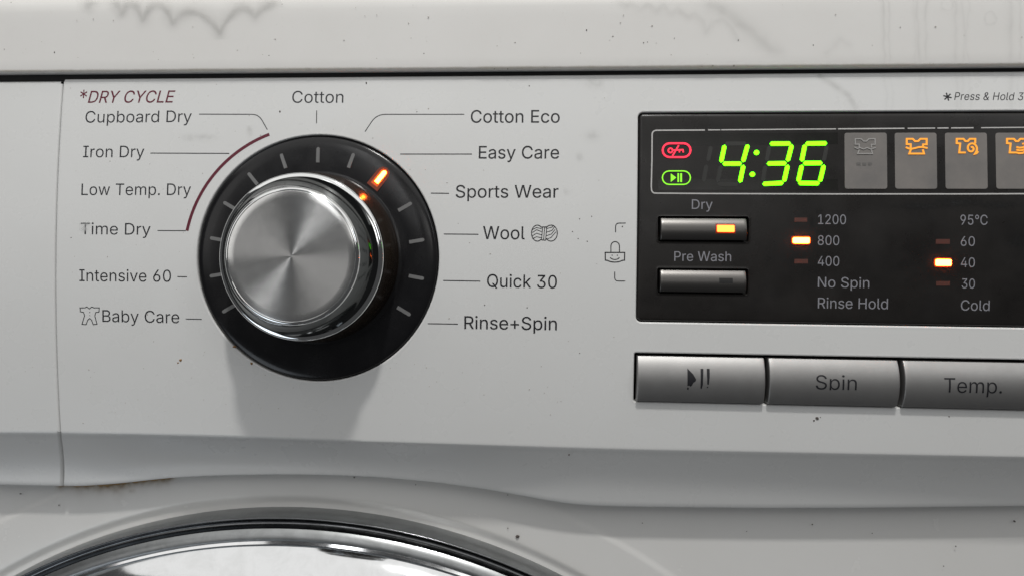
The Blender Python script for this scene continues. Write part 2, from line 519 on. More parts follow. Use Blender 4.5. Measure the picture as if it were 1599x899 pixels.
# body sides and back
mb = MB()
zb = DOORZ - 0.42
bx = [(XL, 0.012), (XL, 0.55), (XR, 0.55), (XR, 0.012)]
mb.grid([[Vector((x, y, z)) for x, y in bx] for z in (zb, 0.070)])
mb.face(*[mb.vert((x, y, zb)) for x, y in bx])
mb.build("cabinet", M_FRONT, machine)

# door: chrome rim, turned profile (radius, y)
def lathe_y(cx, cz, prof, n=256):
    rows = []
    for r, y in prof:
        rows.append([Vector((cx + r * math.cos(2 * math.pi * k / n), y, cz + r * math.sin(2 * math.pi * k / n))) for k in range(n)])
    return rows
def arc(r0, y0, r1, y1, bulge, n=8):
    """curved run between two profile points, bulging towards the viewer/outside"""
    o = []
    dx, dy = r1 - r0, y1 - y0; L = math.hypot(dx, dy)
    nx, ny = -dy / L, dx / L
    if ny > 0: nx, ny = -nx, -ny
    for k in range(n + 1):
        t = k / n; b = 4 * t * (1 - t) * bulge
        o.append((r0 + dx * t + nx * b, y0 + dy * t + ny * b))
    return o
DR0 = DOORR
profile = [(DR0 + 0.0002, 0.0166), (DR0, 0.0141)]
profile += arc(DR0 - 0.0001, 0.0126, DR0 - 0.0010, 0.0076, 0.0002, 6)
profile += arc(DR0 - 0.0013, 0.0072, DR0 - 0.0042, 0.0072, -0.0016, 10)
profile += arc(DR0 - 0.0043, 0.0066, DR0 - 0.0078, 0.0050, 0.0004, 8)
profile += [(DR0 - 0.0082, 0.0062), (DR0 - 0.0092, 0.0058)]
profile += arc(DR0 - 0.0094, 0.0046, DR0 - 0.0215, -0.0032, 0.0012, 16)
profile += arc(DR0 - 0.0220, -0.0034, DR0 - 0.0460, -0.0059, 0.0015, 16)
profile += [(DR0 - 0.048, 0.0), (DR0 - 0.053, 0.012)]
NB = 9
mb = MB(); mb.grid(lathe_y(DOORX, DOORZ, profile[NB + 20:]), close=True)
door = mb.build("door", M_CHROME, machine); smooth_by_angle(door, 28)
part(door, "round chrome door rim")
M_DULL = chrome("dull_bezel_metal", (0.33, 0.34, 0.345), 0.32, 0.5)
mb = MB(); mb.grid(lathe_y(DOORX, DOORZ, profile[:NB]), close=True)
mb.build("bezel", M_DULL, door, smooth=True)
M_REFLBAND = chrome("dark_reflection_metal", (0.15, 0.155, 0.16), 0.16, 0.6)  # dark reflection in the rim, put into the colour of the metal
mb = MB(); mb.grid(lathe_y(DOORX, DOORZ, profile[NB - 1:NB + 12]), close=True)
mb.build("reflection_band", M_REFLBAND, door, smooth=True)
mb = MB(); mb.grid(lathe_y(DOORX, DOORZ, profile[NB + 11:NB + 21]), close=True)
mb.build("inner_bezel", M_DULL, door, smooth=True)
mb = MB(); mb.grid(lathe_y(DOORX, DOORZ, [(DR0 - 0.052, 0.010), (DR0 - 0.07, 0.016), (0.10, 0.03), (0.05, 0.034), (0.001, 0.035)]), close=True)
mb.build("door_glass", M_GLASS, door, smooth=True)

# ------------------------------------------------------------------ program dial
plate_prof = [(0.0205, 0.0006), (0.0245, 0.0006), (0.0262, 0.0005), (0.0268, 0.0001), (0.0276, 0.00015), (0.030, 0.0003), (0.034, 0.00045), (0.0365, 0.0004), (0.0379, 0.00015), (0.03845, -0.0002), (0.0387, -0.0010), (0.0387, -0.004)]
mb = MB()
n = 128
mb.grid([[at(dcx + r * math.cos(2 * math.pi * k / n), dcz + r * math.sin(2 * math.pi * k / n), h) for k in range(n)] for r, h in plate_prof], close=True)
dial = mb.build("program_dial", M_DIAL, machine, smooth=True)
part(dial, "black dial ring with a silver knob and one amber light")
def tick_poly(deg, r0, r1, w):
    a = math.radians(deg); c, s = math.sin(a), math.cos(a)
    o = []
    for rr, ww in ((r0, -w), (r0, w)): o.append((dcx + rr * c + ww / 2 * s, dcz + rr * s - ww / 2 * c))
    for k in range(5):
        b = math.pi * k / 4
        rr = r1 + w / 2 * math.sin(b) - w / 2; ww = w * math.cos(b)
        o.append((dcx + rr * c + ww / 2 * s, dcz + rr * s - ww / 2 * c))
    return o
tick_mesh = None
for k in range(13):
    deg = -120 + 20 * k
    if k == 8:
        mb = MB(); mb.slab(tick_poly(38.6, 0.0304, 0.0350, 0.0013), 0.0001, 0.00085)
        part(mb.build("tick", M_ORANGE, dial), "tick lit bright amber")
        mb = MB(); mb.slab(tick_poly(38.3, 0.0294, 0.0355, 0.0025), 0.0001, 0.00062); mb.build("tick_halo", M_HALO, dial)  # inner step of the painted halo, no separate part
        mb = MB(); mb.slab(tick_poly(38.2, 0.0284, 0.0361, 0.0042), 0.0001, 0.00050); mb.build("tick_halo", M_HALODIM, dial)  # outer step of the painted halo
    else:
        mb = MB(); mb.slab(tick_poly(deg + (-0.8 if k == 7 else 0), 0.0301, 0.0350, 0.0011), 0.0001, 0.00050)
        mb.build("tick", M_TICK, dial)

KY = -SAG
def lathe_part(name, prof, m, n=160, ang=40):
    """turned about the knob axis; local Z points out of the fascia"""
    mb = MB()
    mb.grid([[Vector((r * math.cos(2 * math.pi * k / n), r * math.sin(2 * math.pi * k / n), h)) for k in range(n)] for r, h in prof], close=True)
    o = mb.build(name, m, dial)
    o.location = (dcx, KY, dcz); o.rotation_euler = (math.pi / 2, 0, 0)
    smooth_by_angle(o, ang)
    return o
def parc(r0, h0, r1, h1, bulge, n=8):
    o = []; dx, dy = r1 - r0, h1 - h0; L = math.hypot(dx, dy); nx, ny = -dy / L, dx / L
    if nx < 0: nx, ny = -nx, -ny
    for k in range(n + 1):
        t = k / n; b = 4 * t * (1 - t) * bulge; o.append((r0 + dx * t + nx * b, h0 + dy * t + ny * b))
    return o
lathe_part("knob_skirt", [(0.0266, -0.0005)] + parc(0.0262, 0.0010, 0.0250, 0.0125, 0.0004), M_BROWN)
lathe_part("knob_lip", parc(0.0248, 0.0124, 0.0236, 0.0144, 0.0007, 10), M_KNOBCHROME)
lathe_part("knob_collar", parc(0.0236, 0.0143, 0.0199, 0.0206, -0.0004, 12) , M_SMOKECHROME)
lathe_part("knob_bezel", [(0.0200, 0.0203)] + parc(0.0198, 0.0208, 0.0188, 0.0215, 0.0002, 8) + [(0.0186, 0.0213)], M_KNOBCHROME)
capp = [(0.0188, 0.0211), (0.0186, 0.0214), (0.0184, 0.02145)] + [(0.0184 * (1 - k / 10) + 0.00001, 0.02145 - 0.0004 * (1 - (1 - k / 10) ** 2)) for k in range(1, 11)]
cap = lathe_part("knob_cap", capp, M_BRUSHED)

# ------------------------------------------------------------------ printed text
# letter outlines (advance width, Bezier loops) in thousandths of the type size
import json
GLYPHS = json.loads(''.join((
    '{"*":[453,[[218,223,201,223,203,259,204,295,206,331,175,311,145,292,114,272,106,287,98,301,89,315,122,332,154,349,186,365,154,382,122,399,89,415,98,430,106,444,114,459,145,439,175,',
    '420,206,400,204,437,203,473,201,509,218,509,234,509,250,509,249,473,248,437,246,400,277,420,307,439,337,459,346,444,354,430,362,415,330,399,298,382,266,365,298,349,330,332,362,315,',
    '354,301,346,287,337,272,307,292,277,311,246,331,248,295,249,259,250,223,234,223]]],"D":[502,[[271,0,219,0,178,0,137,0,96,0,96,19,96,38,96,57,136,57,175,57,215,57,256,57,291,65,318,',
    '81,345,97,366,119,379,149,392,179,399,214,399,255,399,296,392,331,379,361,366,390,346,412,320,428,293,444,260,452,221,452,178,452,136,452,93,452,93,471,93,490,93,509,137,509,181,50',
    '9,225,509,275,509,317,499,353,478,388,458,415,429,433,391,452,353,462,308,462,255,462,202,452,157,433,119,414,81,387,51,351,31,314,10],[103,509,125,509,125,339,125,170,125,0,103,0,',
    '82,0,60,0,60,170,60,339,60,509,82,509]]],"R":[449,[[82,0,60,0,60,170,60,339,60,509,119,509,177,509,236,509,275,509,307,502,333,489,359,475,378,457,390,433,403,410,409,382,409,352,4',
    '09,321,403,295,390,271,378,248,359,230,333,217,307,204,275,198,236,198,189,198,143,198,96,198,96,217,96,236,96,255,142,255,188,255,234,255,260,255,281,259,298,267,314,275,326,286,3',
    '34,300,341,315,345,332,345,352,345,372,341,390,334,405,326,420,314,431,298,440,281,448,259,452,233,452,197,452,161,452,125,452,125,301,125,151,125,0,103,0],[378,0,353,0,312,76,271,',
    '153,230,229,254,229,279,229,303,229,344,153,386,76,428,0,403,0]]],"Y":[472,[[225,0,203,0,203,69,203,139,203,208,141,308,79,409,16,509,41,509,66,509,91,509,125,454,159,399,192,344,2',
    '03,326,213,309,222,292,231,275,240,255,250,230,241,230,232,230,224,230,233,255,242,276,251,293,260,310,270,327,280,344,314,399,347,454,381,509,406,509,430,509,455,509,393,409,330,3',
    '08,268,208,268,139,268,69,268,0,247,0]]],"C":[510,[[293,-7,267,-7,223,-7,184,4,150,25,116,46,89,76,70,115,50,154,40,201,40,254,40,308,50,354,70,393,89,432,116,462,150,484,184,505,2',
    '23,516,267,516,293,516,317,512,340,504,363,497,384,486,402,471,420,457,436,439,448,418,460,398,468,374,473,348,451,348,430,348,408,348,404,366,398,381,389,395,381,408,370,419,357,4',
    '28,345,438,331,444,315,449,300,454,284,456,267,456,236,456,208,448,184,432,159,417,139,394,125,364,111,334,103,297,103,254,103,211,111,175,125,145,140,115,159,92,184,76,209,61,236,',
    '53,267,53,284,53,300,55,315,60,331,65,345,71,357,81,370,90,381,101,389,114,398,128,404,143,408,160,430,160,451,160,473,160,469,135,460,111,448,91,436,70,421,52,402,38,384,23,363,12',
    ',341,5,318,-3]]],"L":[393,[[160,0,60,0,60,170,60,339,60,509,82,509,103,509,125,509,125,358,125,208,125,57,203,57,282,57,361,57,361,38,361,19,361,0,261,0]]],"E":[419,[[165,0,60,0,60',
    ',170,60,339,60,509,164,509,268,509,372,509,372,490,372,471,372,452,290,452,207,452,125,452,125,396,125,341,125,286,202,286,278,286,355,286,355,267,355,248,355,229,278,229,202,229,1',
    '25,229,125,172,125,114,125,57,208,57,292,57,375,57,375,38,375,19,375,0,270,0]]],"u":[410,[[211,-5,182,-5,157,-5,134,0,115,11,95,21,80,37,69,59,58,80,53,107,53,139,53,219,53,299,53,',
    '379,73,379,93,379,114,379,114,301,114,222,114,144,114,114,121,91,137,75,152,58,173,50,200,50,218,50,235,54,249,62,264,70,275,81,283,97,292,112,296,131,296,153,296,228,296,304,296,3',
    '79,316,379,337,379,357,379,357,253,357,126,357,0,337,0,318,0,298,0,298,31,298,61,298,92,301,92,304,92,307,92,295,57,279,32,257,17,235,2]]],"p":[424,[[73,-143,53,-143,53,31,53,205,5',
    '3,379,72,379,92,379,112,379,112,359,112,339,112,319,114,319,116,319,118,319,123,327,129,336,137,346,145,356,157,365,171,373,186,381,205,384,229,384,261,384,289,376,313,361,337,345,',
    '356,322,370,293,383,263,390,229,390,189,390,149,383,114,370,84,356,55,337,32,313,16,289,0,261,-8,229,-8,206,-8,187,-4,173,4,158,12,146,21,138,31,130,42,123,51,118,59,117,59,115,59,',
    '114,59,114,-8,114,-76,114,-143,93,-143],[197,47,220,47,244,47,263,53,279,66,295,78,308,95,316,117,324,138,328,162,328,189,328,216,324,240,316,261,308,282,296,299,280,311,264,324,24',
    '4,330,220,330,197,330,177,324,161,312,145,300,133,284,125,263,117,242,113,217,113,189,113,161,117,136,125,115,133,94,146,77,162,65,178,53]]],"b":[424,[[261,-8,229,-8,206,-8,187,-4,',
    '172,4,158,12,146,21,138,31,129,42,123,51,118,59,116,59,114,59,112,59,112,39,112,20,112,0,92,0,72,0,53,0,53,170,53,339,53,509,73,509,93,509,114,509,114,446,114,382,114,319,115,319,1',
    '17,319,118,319,123,327,129,336,137,346,145,356,157,365,171,373,186,381,205,384,229,384,261,384,289,376,313,361,337,345,356,322,370,293,383,263,390,229,390,189,390,149,383,114,370,8',
    '4,356,55,337,32,313,16,289,0],[197,47,220,47,244,47,263,53,279,66,295,78,308,95,316,117,324,138,328,162,328,189,328,216,324,240,316,261,308,282,296,299,280,311,264,324,244,330,220,',
    '330,197,330,177,324,161,312,145,300,133,284,125,263,117,242,113,217,113,189,113,161,117,136,125,115,133,94,146,77,162,65,178,53]]],"o":[415,[[242,-8,207,-8,173,-8,143,0,117,16,91,3',
    '3,71,56,56,85,41,114,34,149,34,187,34,227,41,262,56,291,71,321,91,343,117,360,143,376,173,384,207,384,242,384,273,376,299,360,325,343,345,321,359,291,374,262,381,227,381,187,381,14',
    '9,374,114,359,85,345,56,325,33,299,16,273,0],[182,46,207,46,233,46,254,53,270,66,287,79,299,96,307,117,315,139,319,162,319,187,319,213,315,236,307,258,299,280,287,297,270,310,254,3',
    '23,233,330,207,330,182,330,161,323,145,310,129,297,116,280,108,258,100,237,96,213,96,187,96,162,100,139,108,117,116,96,129,79,145,66,161,53]]],"a":[389,[[182,-9,160,-9,136,-9,114,-',
    '4,94,5,75,14,59,27,48,45,36,62,30,83,30,108,30,130,35,147,43,161,52,175,63,185,78,193,92,201,108,207,125,211,143,215,160,218,178,220,201,223,219,225,234,227,248,228,258,231,265,235',
    ',272,239,276,245,276,255,276,255,276,256,276,257,276,272,273,286,267,297,261,308,252,316,240,322,228,328,213,331,196,331,178,331,162,328,149,322,136,317,126,309,118,301,110,292,104',
    ',283,100,274,80,280,61,285,41,291,50,314,62,332,79,346,95,360,113,369,133,375,153,381,173,384,194,384,208,384,223,383,239,379,255,376,271,370,286,360,301,351,313,338,322,320,332,30',
    '3,337,280,337,251,337,168,337,84,337,0,317,0,297,0,277,0,277,17,277,35,277,52,275,52,274,52,272,52,268,43,261,34,252,25,243,15,230,7,215,1,200,-5],[155,45,170,45,193,45,212,50,228,',
    '59,243,68,255,79,263,93,271,107,276,122,276,138,276,155,276,173,276,190,273,187,268,184,259,182,251,180,242,178,231,176,221,174,210,172,200,171,190,170,182,169,175,168,161,166,147,',
    '163,134,159,121,154,111,148,103,139,96,131,92,119,92,105,92,92,95,81,102,72,109,63,118,57,130,52,142,48]]],"r":[259,[[73,0,53,0,53,126,53,253,53,379,72,379,92,379,112,379,112,360,1',
    '12,340,112,321,113,321,114,321,115,321,122,340,135,355,152,367,170,379,190,385,213,385,218,385,223,385,229,384,235,384,240,384,243,384,243,363,243,343,243,322,242,323,237,323,230,3',
    '24,223,325,215,326,207,326,189,326,173,322,159,315,145,307,134,297,126,284,118,270,114,255,114,237,114,158,114,79,114,0,93,0]]],"d":[424,[[219,-8,195,-8,164,-8,136,0,111,16,87,32,6',
    '8,55,55,84,41,114,34,149,34,189,34,229,41,263,55,293,69,322,88,345,112,361,136,376,164,384,196,384,219,384,238,381,253,373,268,365,279,356,287,346,296,336,302,327,306,319,308,319,3',
    '09,319,311,319,311,382,311,446,311,509,331,509,351,509,372,509,372,339,372,170,372,0,352,0,332,0,313,0,313,20,313,39,313,59,311,59,309,59,307,59,302,51,295,42,287,31,278,21,267,12,',
    '252,4,238,-4],[181,47,205,47,227,47,247,53,263,65,279,77,291,94,299,115,308,136,312,161,312,189,312,217,308,242,300,263,292,284,279,300,263,312,247,324,228,330,205,330,181,330,161,',
    '324,145,311,129,299,116,282,108,261,100,240,96,216,96,189,96,162,100,138,109,117,117,95,129,78,145,66,161,53]]],"y":[389,[[51,-140,47,-139,52,-121,57,-103,61,-86,65,-86,68,-87,71,-',
    '87,83,-90,94,-91,104,-89,114,-87,122,-82,130,-74,138,-66,145,-53,151,-36,155,-24,159,-13,163,-1,114,126,66,252,17,379,40,379,62,379,84,379,111,305,138,230,165,155,174,132,181,109,1',
    '87,87,193,64,199,42,206,21,198,21,191,21,184,21,190,42,196,64,202,87,209,110,216,132,224,155,251,230,278,305,305,379,327,379,349,379,371,379,316,234,260,88,204,-58,196,-78,187,-94,',
    '177,-107,166,-120,153,-129,139,-136,125,-142,109,-145,91,-145,81,-145,72,-144,65,-143,57,-142]]],"I":[300,[[111,0,31,0,31,19,31,38,31,57,60,57,89,57,118,57,118,189,118,320,118,452,',
    '89,452,60,452,31,452,31,471,31,490,31,509,111,509,190,509,269,509,269,490,269,471,269,452,240,452,212,452,183,452,183,320,183,189,183,57,212,57,240,57,269,57,269,38,269,19,269,0,19',
    '0,0]]],"n":[410,[[114,249,114,227,114,151,114,76,114,0,93,0,73,0,53,0,53,126,53,253,53,379,72,379,92,379,112,379,112,349,112,318,112,287,109,287,106,287,102,287,114,322,131,347,152',
    ',362,174,377,199,384,227,384,253,384,276,379,295,369,314,358,330,342,341,321,352,299,357,273,357,240,357,160,357,80,357,0,337,0,316,0,296,0,296,78,296,157,296,235,296,265,288,288,2',
    '73,304,258,321,237,329,210,329,192,329,175,325,161,317,146,309,135,298,126,283,118,267]]],"T":[449,[[85,452,32,452,32,471,32,490,32,509,160,509,288,509,417,509,417,490,417,471,417,',
    '452,363,452,310,452,257,452,257,301,257,151,257,0,235,0,214,0,193,0,193,151,193,301,193,452,139,452]]],"m":[610,[[73,0,53,0,53,126,53,253,53,379,72,379,92,379,112,379,112,351,112,3',
    '23,112,295,111,295,109,295,108,295,113,316,121,332,132,346,144,359,157,369,172,376,187,383,203,386,219,386,247,386,270,378,287,361,305,344,316,322,321,295,318,295,315,295,312,295,3',
    '17,313,325,329,337,343,349,357,364,367,381,375,398,382,416,386,437,386,459,386,479,381,497,372,515,362,530,348,541,328,551,309,557,285,557,255,557,170,557,85,557,0,536,0,516,0,496,',
    '0,496,85,496,169,496,254,496,281,488,301,473,313,457,325,439,330,419,330,402,330,387,327,374,320,362,313,352,303,345,290,339,278,335,263,335,247,335,165,335,82,335,0,315,0,295,0,27',
    '4,0,274,87,274,173,274,260,274,281,267,298,253,311,239,324,221,330,199,330,185,330,171,327,158,320,144,313,134,303,126,289,118,276,114,258,114,238,114,159,114,79,114,0,93,0]]],"i":',
    '[167,[[73,0,53,0,53,126,53,253,53,379,73,379,93,379,114,379,114,253,114,126,114,0,93,0],[95,443,84,443,72,443,62,447,54,455,45,462,41,472,41,483,41,494,45,504,54,512,62,520,72,524,',
    '84,524,95,524,106,520,114,512,122,504,126,494,126,483,126,472,122,462,114,455,106,447]]],".":[188,[[108,-4,95,-4,83,-4,72,0,63,9,54,18,50,28,50,41,50,54,54,65,63,73,72,82,83,87,95,',
    '87,108,87,119,82,128,73,137,65,141,54,141,41,141,28,137,18,128,9,119,0]]],"v":[389,[[184,0,163,0,114,126,66,253,17,379,40,379,62,379,84,379,111,305,138,230,165,155,174,132,181,110,',
    '187,87,193,64,199,42,206,21,198,21,191,21,184,21,191,42,197,64,203,87,209,110,216,132,224,155,251,230,278,305,305,379,327,379,349,379,371,379,323,253,275,126,226,0,205,0]]],"s":[36',
    '5,[[211,-8,182,-8,156,-8,133,-4,112,3,92,11,75,23,62,38,49,53,40,72,36,94,55,98,74,102,94,107,99,86,109,70,124,60,139,50,158,45,181,45,208,45,229,51,244,62,260,74,268,87,268,103,26',
    '8,116,263,127,254,136,245,144,231,151,212,155,191,160,170,165,149,170,115,178,89,191,72,208,55,225,47,247,47,274,47,296,53,315,65,332,77,348,94,361,115,370,136,380,160,384,187,384,',
    '213,384,235,380,254,372,272,365,287,353,299,339,310,325,319,309,324,290,305,286,287,281,268,277,263,292,255,304,243,316,230,327,212,333,187,333,165,333,146,327,131,317,116,306,109,',
    '293,109,277,109,263,114,252,124,243,134,235,150,228,172,223,191,218,210,214,229,209,264,201,290,188,306,171,323,154,331,133,331,107,331,84,325,64,312,47,300,30,282,16,260,6,237,-3]',
    ']],"t":[227,[[138,379,204,379,204,362,204,344,204,327,138,327,72,327,6,327,6,344,6,362,6,379,72,379],[65,345,65,471,85,471,106,471,126,471,126,347,126,222,126,98,126,81,129,69,136,',
    '61,143,54,154,50,170,50,174,50,179,50,185,51,191,52,197,53,202,54,206,36,209,19,213,2,207,0,200,-2,192,-3,184,-4,176,-4,168,-4,136,-4,110,4,92,21,74,38,65,62,65,93,65,219]]],"e":[4',
    '04,[[238,-8,212,-8,175,-8,143,0,117,16,90,33,70,56,56,85,41,114,34,148,34,187,34,226,41,260,55,290,69,319,89,343,115,359,141,376,171,384,205,384,226,384,246,381,266,374,285,367,303',
    ',356,319,341,335,326,348,306,357,282,366,258,371,228,371,194,371,186,371,178,371,169,272,169,174,169,75,169,75,187,75,204,75,221,163,221,250,221,338,221,329,215,319,208,310,202,310',
    ',227,306,249,298,269,290,288,278,303,263,314,247,325,228,330,205,330,182,330,163,325,146,313,130,302,118,288,109,270,100,251,96,232,96,211,96,200,96,189,96,178,96,150,101,126,110,1',
    '06,120,87,134,72,151,61,168,51,189,46,212,46,228,46,241,48,254,53,266,57,277,64,285,73,294,82,301,93,306,105,325,101,345,96,365,91,359,71,349,54,335,39,321,24,303,13,283,4,262,-4]]',
    '],"6":[453,[[258,-7,226,-7,195,-7,167,0,142,15,118,29,98,49,84,74,71,100,64,129,64,162,64,186,69,212,80,239,91,266,110,300,137,340,176,396,214,453,252,509,276,509,299,509,322,509,2',
    '65,426,208,344,151,261,149,261,147,261,145,261,150,271,157,280,165,288,174,296,184,302,196,307,207,312,221,314,235,314,266,314,293,308,316,295,339,282,357,263,370,240,382,216,389,1',
    '89,389,157,389,125,382,97,368,73,354,48,334,28,310,14,286,0],[207,48,226,48,246,48,264,53,279,63,294,72,306,85,314,101,323,118,327,136,327,157,327,178,323,197,314,213,306,230,294,2',
    '42,279,251,264,261,246,265,226,265,207,265,189,261,174,252,159,243,147,230,138,214,129,198,125,179,125,158,125,137,129,118,138,102,147,85,159,72,174,63,189,53]]],"0":[453,[[264,-7,',
    '227,-7,189,-7,157,3,130,24,103,45,83,74,69,113,55,152,48,199,48,254,48,309,55,356,69,395,83,434,104,464,130,484,157,505,189,516,227,516,264,516,296,505,323,484,350,464,370,434,384,',
    '395,398,356,405,309,405,254,405,199,398,152,384,113,370,74,350,45,323,24,297,3],[202,50,227,50,252,50,273,58,290,74,308,90,321,113,330,144,339,174,344,211,344,254,344,297,339,334,3',
    '30,365,321,395,308,419,290,435,273,451,252,460,227,460,202,460,180,451,163,435,146,419,132,395,123,365,114,334,109,297,109,254,109,211,114,174,123,144,132,113,146,90,163,74,180,58]',
    ']],"B":[456,[[122,0,60,0,60,170,60,339,60,509,120,509,181,509,241,509,276,509,306,503,329,491,352,479,369,462,381,442,392,422,398,399,398,374,398,352,394,334,387,320,379,306,369,29',
    '4,356,286,344,277,330,271,315,267,315,265,315,264,315,262,331,261,347,255,363,245,379,235,392,221,402,203,413,185,418,163,418,136,418,111,412,87,400,67,388,46,370,30,344,18,319,6,2',
    '87,0,247,0,184,0],[125,115,125,57,165,57,205,57,245,57,284,57,313,65,330,80,347,95,355,114,355,137,355,154,351,170,342,184,334,198,321,209,306,218,290,227,271,231,248,231,207,231,1',
    '66,231,125,231,125,173],[125,341,125,285,162,285,200,285,238,285,257,285,273,289,288,296,303,303,315,313,323,326,332,339,336,355,336,372,336,395,328,414,313,429,297,444,273,452,240',
    ',452,202,452,163,452,125,452,125,396]]],"w":[567,[[158,0,138,0,99,126,61,253,23,379,44,379,66,379,87,379,103,324,118,269,133,214,140,191,147,165,154,137,161,108,168,76,175,41,172,4',
    '1,168,41,165,41,172,75,179,106,186,135,193,163,199,190,206,214,221,269,237,324,252,379,273,379,295,379,316,379,332,324,347,269,362,214,368,190,375,164,382,136,388,107,395,76,402,41',
    ',399,41,395,41,391,41,399,75,406,107,413,135,420,164,427,190,434,214,449,269,465,324,480,379,502,379,523,379,545,379,506,253,468,126,429,0,409,0,389,0,368,0,352,57,335,114,319,172,',
    '314,189,309,207,305,225,300,243,295,261,291,280,286,299,281,318,277,338,281,338,286,338,291,338,286,319,281,299,277,280,272,261,267,243,263,225,258,206,253,189,248,172,231,114,215,',
    '57,199,0,178,0]]],"W":[686,[[180,0,155,0,109,170,63,339,16,509,38,509,60,509,82,509,109,404,136,300,163,196,168,179,172,163,175,145,179,128,183,111,187,94,190,76,194,58,197,40,194,',
    '40,192,40,189,40,193,58,196,76,200,94,203,111,207,128,211,145,215,163,220,179,224,196,251,300,279,404,306,509,331,509,355,509,380,509,407,404,434,300,462,196,466,179,470,163,474,14',
    '5,478,128,482,111,486,94,490,76,494,58,497,40,494,40,491,40,488,40,492,58,495,76,499,94,502,111,506,128,510,145,515,163,519,179,523,196,550,300,576,404,603,509,625,509,647,509,670,',
    '509,623,339,577,170,530,0,505,0,480,0,455,0,426,108,397,215,368,323,362,344,357,367,351,391,346,416,341,444,336,475,341,475,345,475,350,475,345,445,340,419,335,395,330,371,324,347,',
    '318,323,289,215,260,108,230,0,205,0]]],"l":[189,[[147,-2,139,-2,110,-2,88,5,74,20,60,35,53,57,53,84,53,226,53,367,53,509,73,509,93,509,114,509,114,372,114,235,114,99,114,81,116,69,',
    '120,62,125,55,133,52,146,52,152,52,157,52,160,53,164,53,167,54,170,54,173,37,177,20,181,3,175,1,169,0,162,-1,154,-2]]],"k":[381,[[132,158,110,137,110,162,110,187,110,212,113,212,11',
    '7,212,121,212,175,268,230,323,284,379,310,379,335,379,360,379,301,319,243,259,184,199,182,199,179,199,177,199,155,178],[73,0,53,0,53,170,53,339,53,509,73,509,93,509,114,509,114,339',
    ',114,170,114,0,93,0],[320,0,294,0,245,62,197,124,148,186,162,200,177,214,191,229,252,152,312,76,372,0,346,0]]],"Q":[533,[[274,121,245,159,268,159,290,159,313,159,332,134,351,109,36',
    '9,85,374,78,379,71,384,65,412,27,440,-10,468,-48,446,-48,423,-48,401,-48,382,-23,364,2,346,27,341,33,336,39,331,46,302,84],[311,-7,267,-7,223,-7,184,4,150,25,116,46,90,76,70,115,50',
    ',154,40,201,40,254,40,308,50,354,70,393,90,432,116,462,150,484,184,505,223,516,267,516,311,516,350,505,384,484,418,462,444,432,464,393,483,354,493,308,493,254,493,201,483,154,464,1',
    '15,444,76,418,46,384,25,350,4],[236,53,267,53,297,53,325,61,349,76,374,91,394,114,408,144,423,174,430,211,430,254,430,298,423,335,408,365,394,395,374,417,349,433,325,448,297,456,26',
    '7,456,236,456,209,448,184,433,159,417,140,394,125,364,111,334,103,297,103,254,103,211,111,174,125,144,140,114,159,92,184,76,209,61]]],"c":[396,[[226,-8,207,-8,173,-8,143,0,117,16,9',
    '1,33,71,56,56,85,41,114,34,149,34,187,34,227,41,262,56,291,71,321,91,343,117,360,143,376,173,384,207,384,226,384,243,382,260,377,276,372,292,365,305,356,319,347,330,335,340,322,350',
    ',309,357,294,362,277,342,272,322,267,303,262,300,272,296,281,290,289,285,297,278,305,270,311,262,317,253,322,242,325,232,328,220,330,207,330,182,330,161,323,145,310,129,297,116,280',
    ',108,258,100,237,96,213,96,187,96,162,100,139,108,117,116,96,129,79,145,66,161,53,182,46,207,46,220,46,232,48,243,52,253,55,263,60,271,66,279,72,286,80,292,89,297,97,301,107,304,11',
    '7,324,112,343,107,363,102,358,85,351,70,341,56,332,43,320,31,306,21,293,12,277,4,261,-1,244,-6]]],"3":[453,[[252,-7,218,-7,187,-7,158,-1,133,10,107,21,86,37,70,57,54,78,46,103,44,1',
    '32,66,132,87,132,109,132,111,114,117,99,126,87,136,75,149,65,165,59,181,53,199,50,219,50,239,50,258,53,275,61,292,68,305,79,315,93,324,107,329,124,329,145,329,163,325,181,316,196,3',
    '07,212,293,224,275,234,256,243,231,248,201,248,186,248,172,248,157,248,157,265,157,282,157,299,200,349,244,399,288,448,288,450,288,451,288,452,215,452,142,452,70,452,70,471,70,490,',
    '70,509,171,509,272,509,372,509,372,493,372,477,372,461,319,400,265,339,211,278,211,282,211,285,211,289,249,293,281,288,308,276,335,263,356,246,371,222,386,199,393,173,393,145,393,1',
    '15,385,89,370,66,355,43,335,25,309,12,282,0]]],"+":[453,[[217,34,198,34,198,144,198,254,198,364,217,364,236,364,255,364,255,254,255,144,255,34,236,34],[171,172,61,172,61,190,61,208',
    ',61,226,171,226,281,226,391,226,391,208,391,190,391,172,281,172]]],"S":[447,[[263,-9,224,-9,187,-9,155,-3,128,9,100,21,79,38,64,60,49,82,40,107,38,137,60,137,82,137,104,137,106,117',
    ',112,101,123,88,134,75,149,65,166,59,184,52,203,49,224,49,247,49,268,53,286,60,304,68,319,78,329,92,340,105,346,121,346,139,346,155,341,169,332,179,323,189,311,198,296,205,281,211,',
    '264,217,245,222,224,228,204,234,184,239,142,251,109,268,86,289,63,311,52,339,52,372,52,401,60,426,75,448,90,469,111,486,138,498,164,510,194,516,227,516,261,516,290,510,316,498,342,',
    '486,362,469,377,449,392,428,400,404,401,378,380,378,358,378,337,378,335,403,323,423,302,437,281,451,256,459,225,459,203,459,184,455,167,448,151,441,138,431,129,418,120,406,115,391,',
    '115,376,115,358,120,344,131,334,142,323,154,314,169,308,184,302,199,297,212,293,230,289,247,284,264,279,279,275,295,270,312,264,328,257,344,248,359,238,373,227,385,214,395,198,404,',
    '181,408,162,408,139,408,111,401,86,386,64,372,41,351,24,323,11,296,-2]]],"P":[445,[[82,0,60,0,60,170,60,339,60,509,118,509,177,509,235,509,274,509,307,502,332,487,358,473,377,454,3',
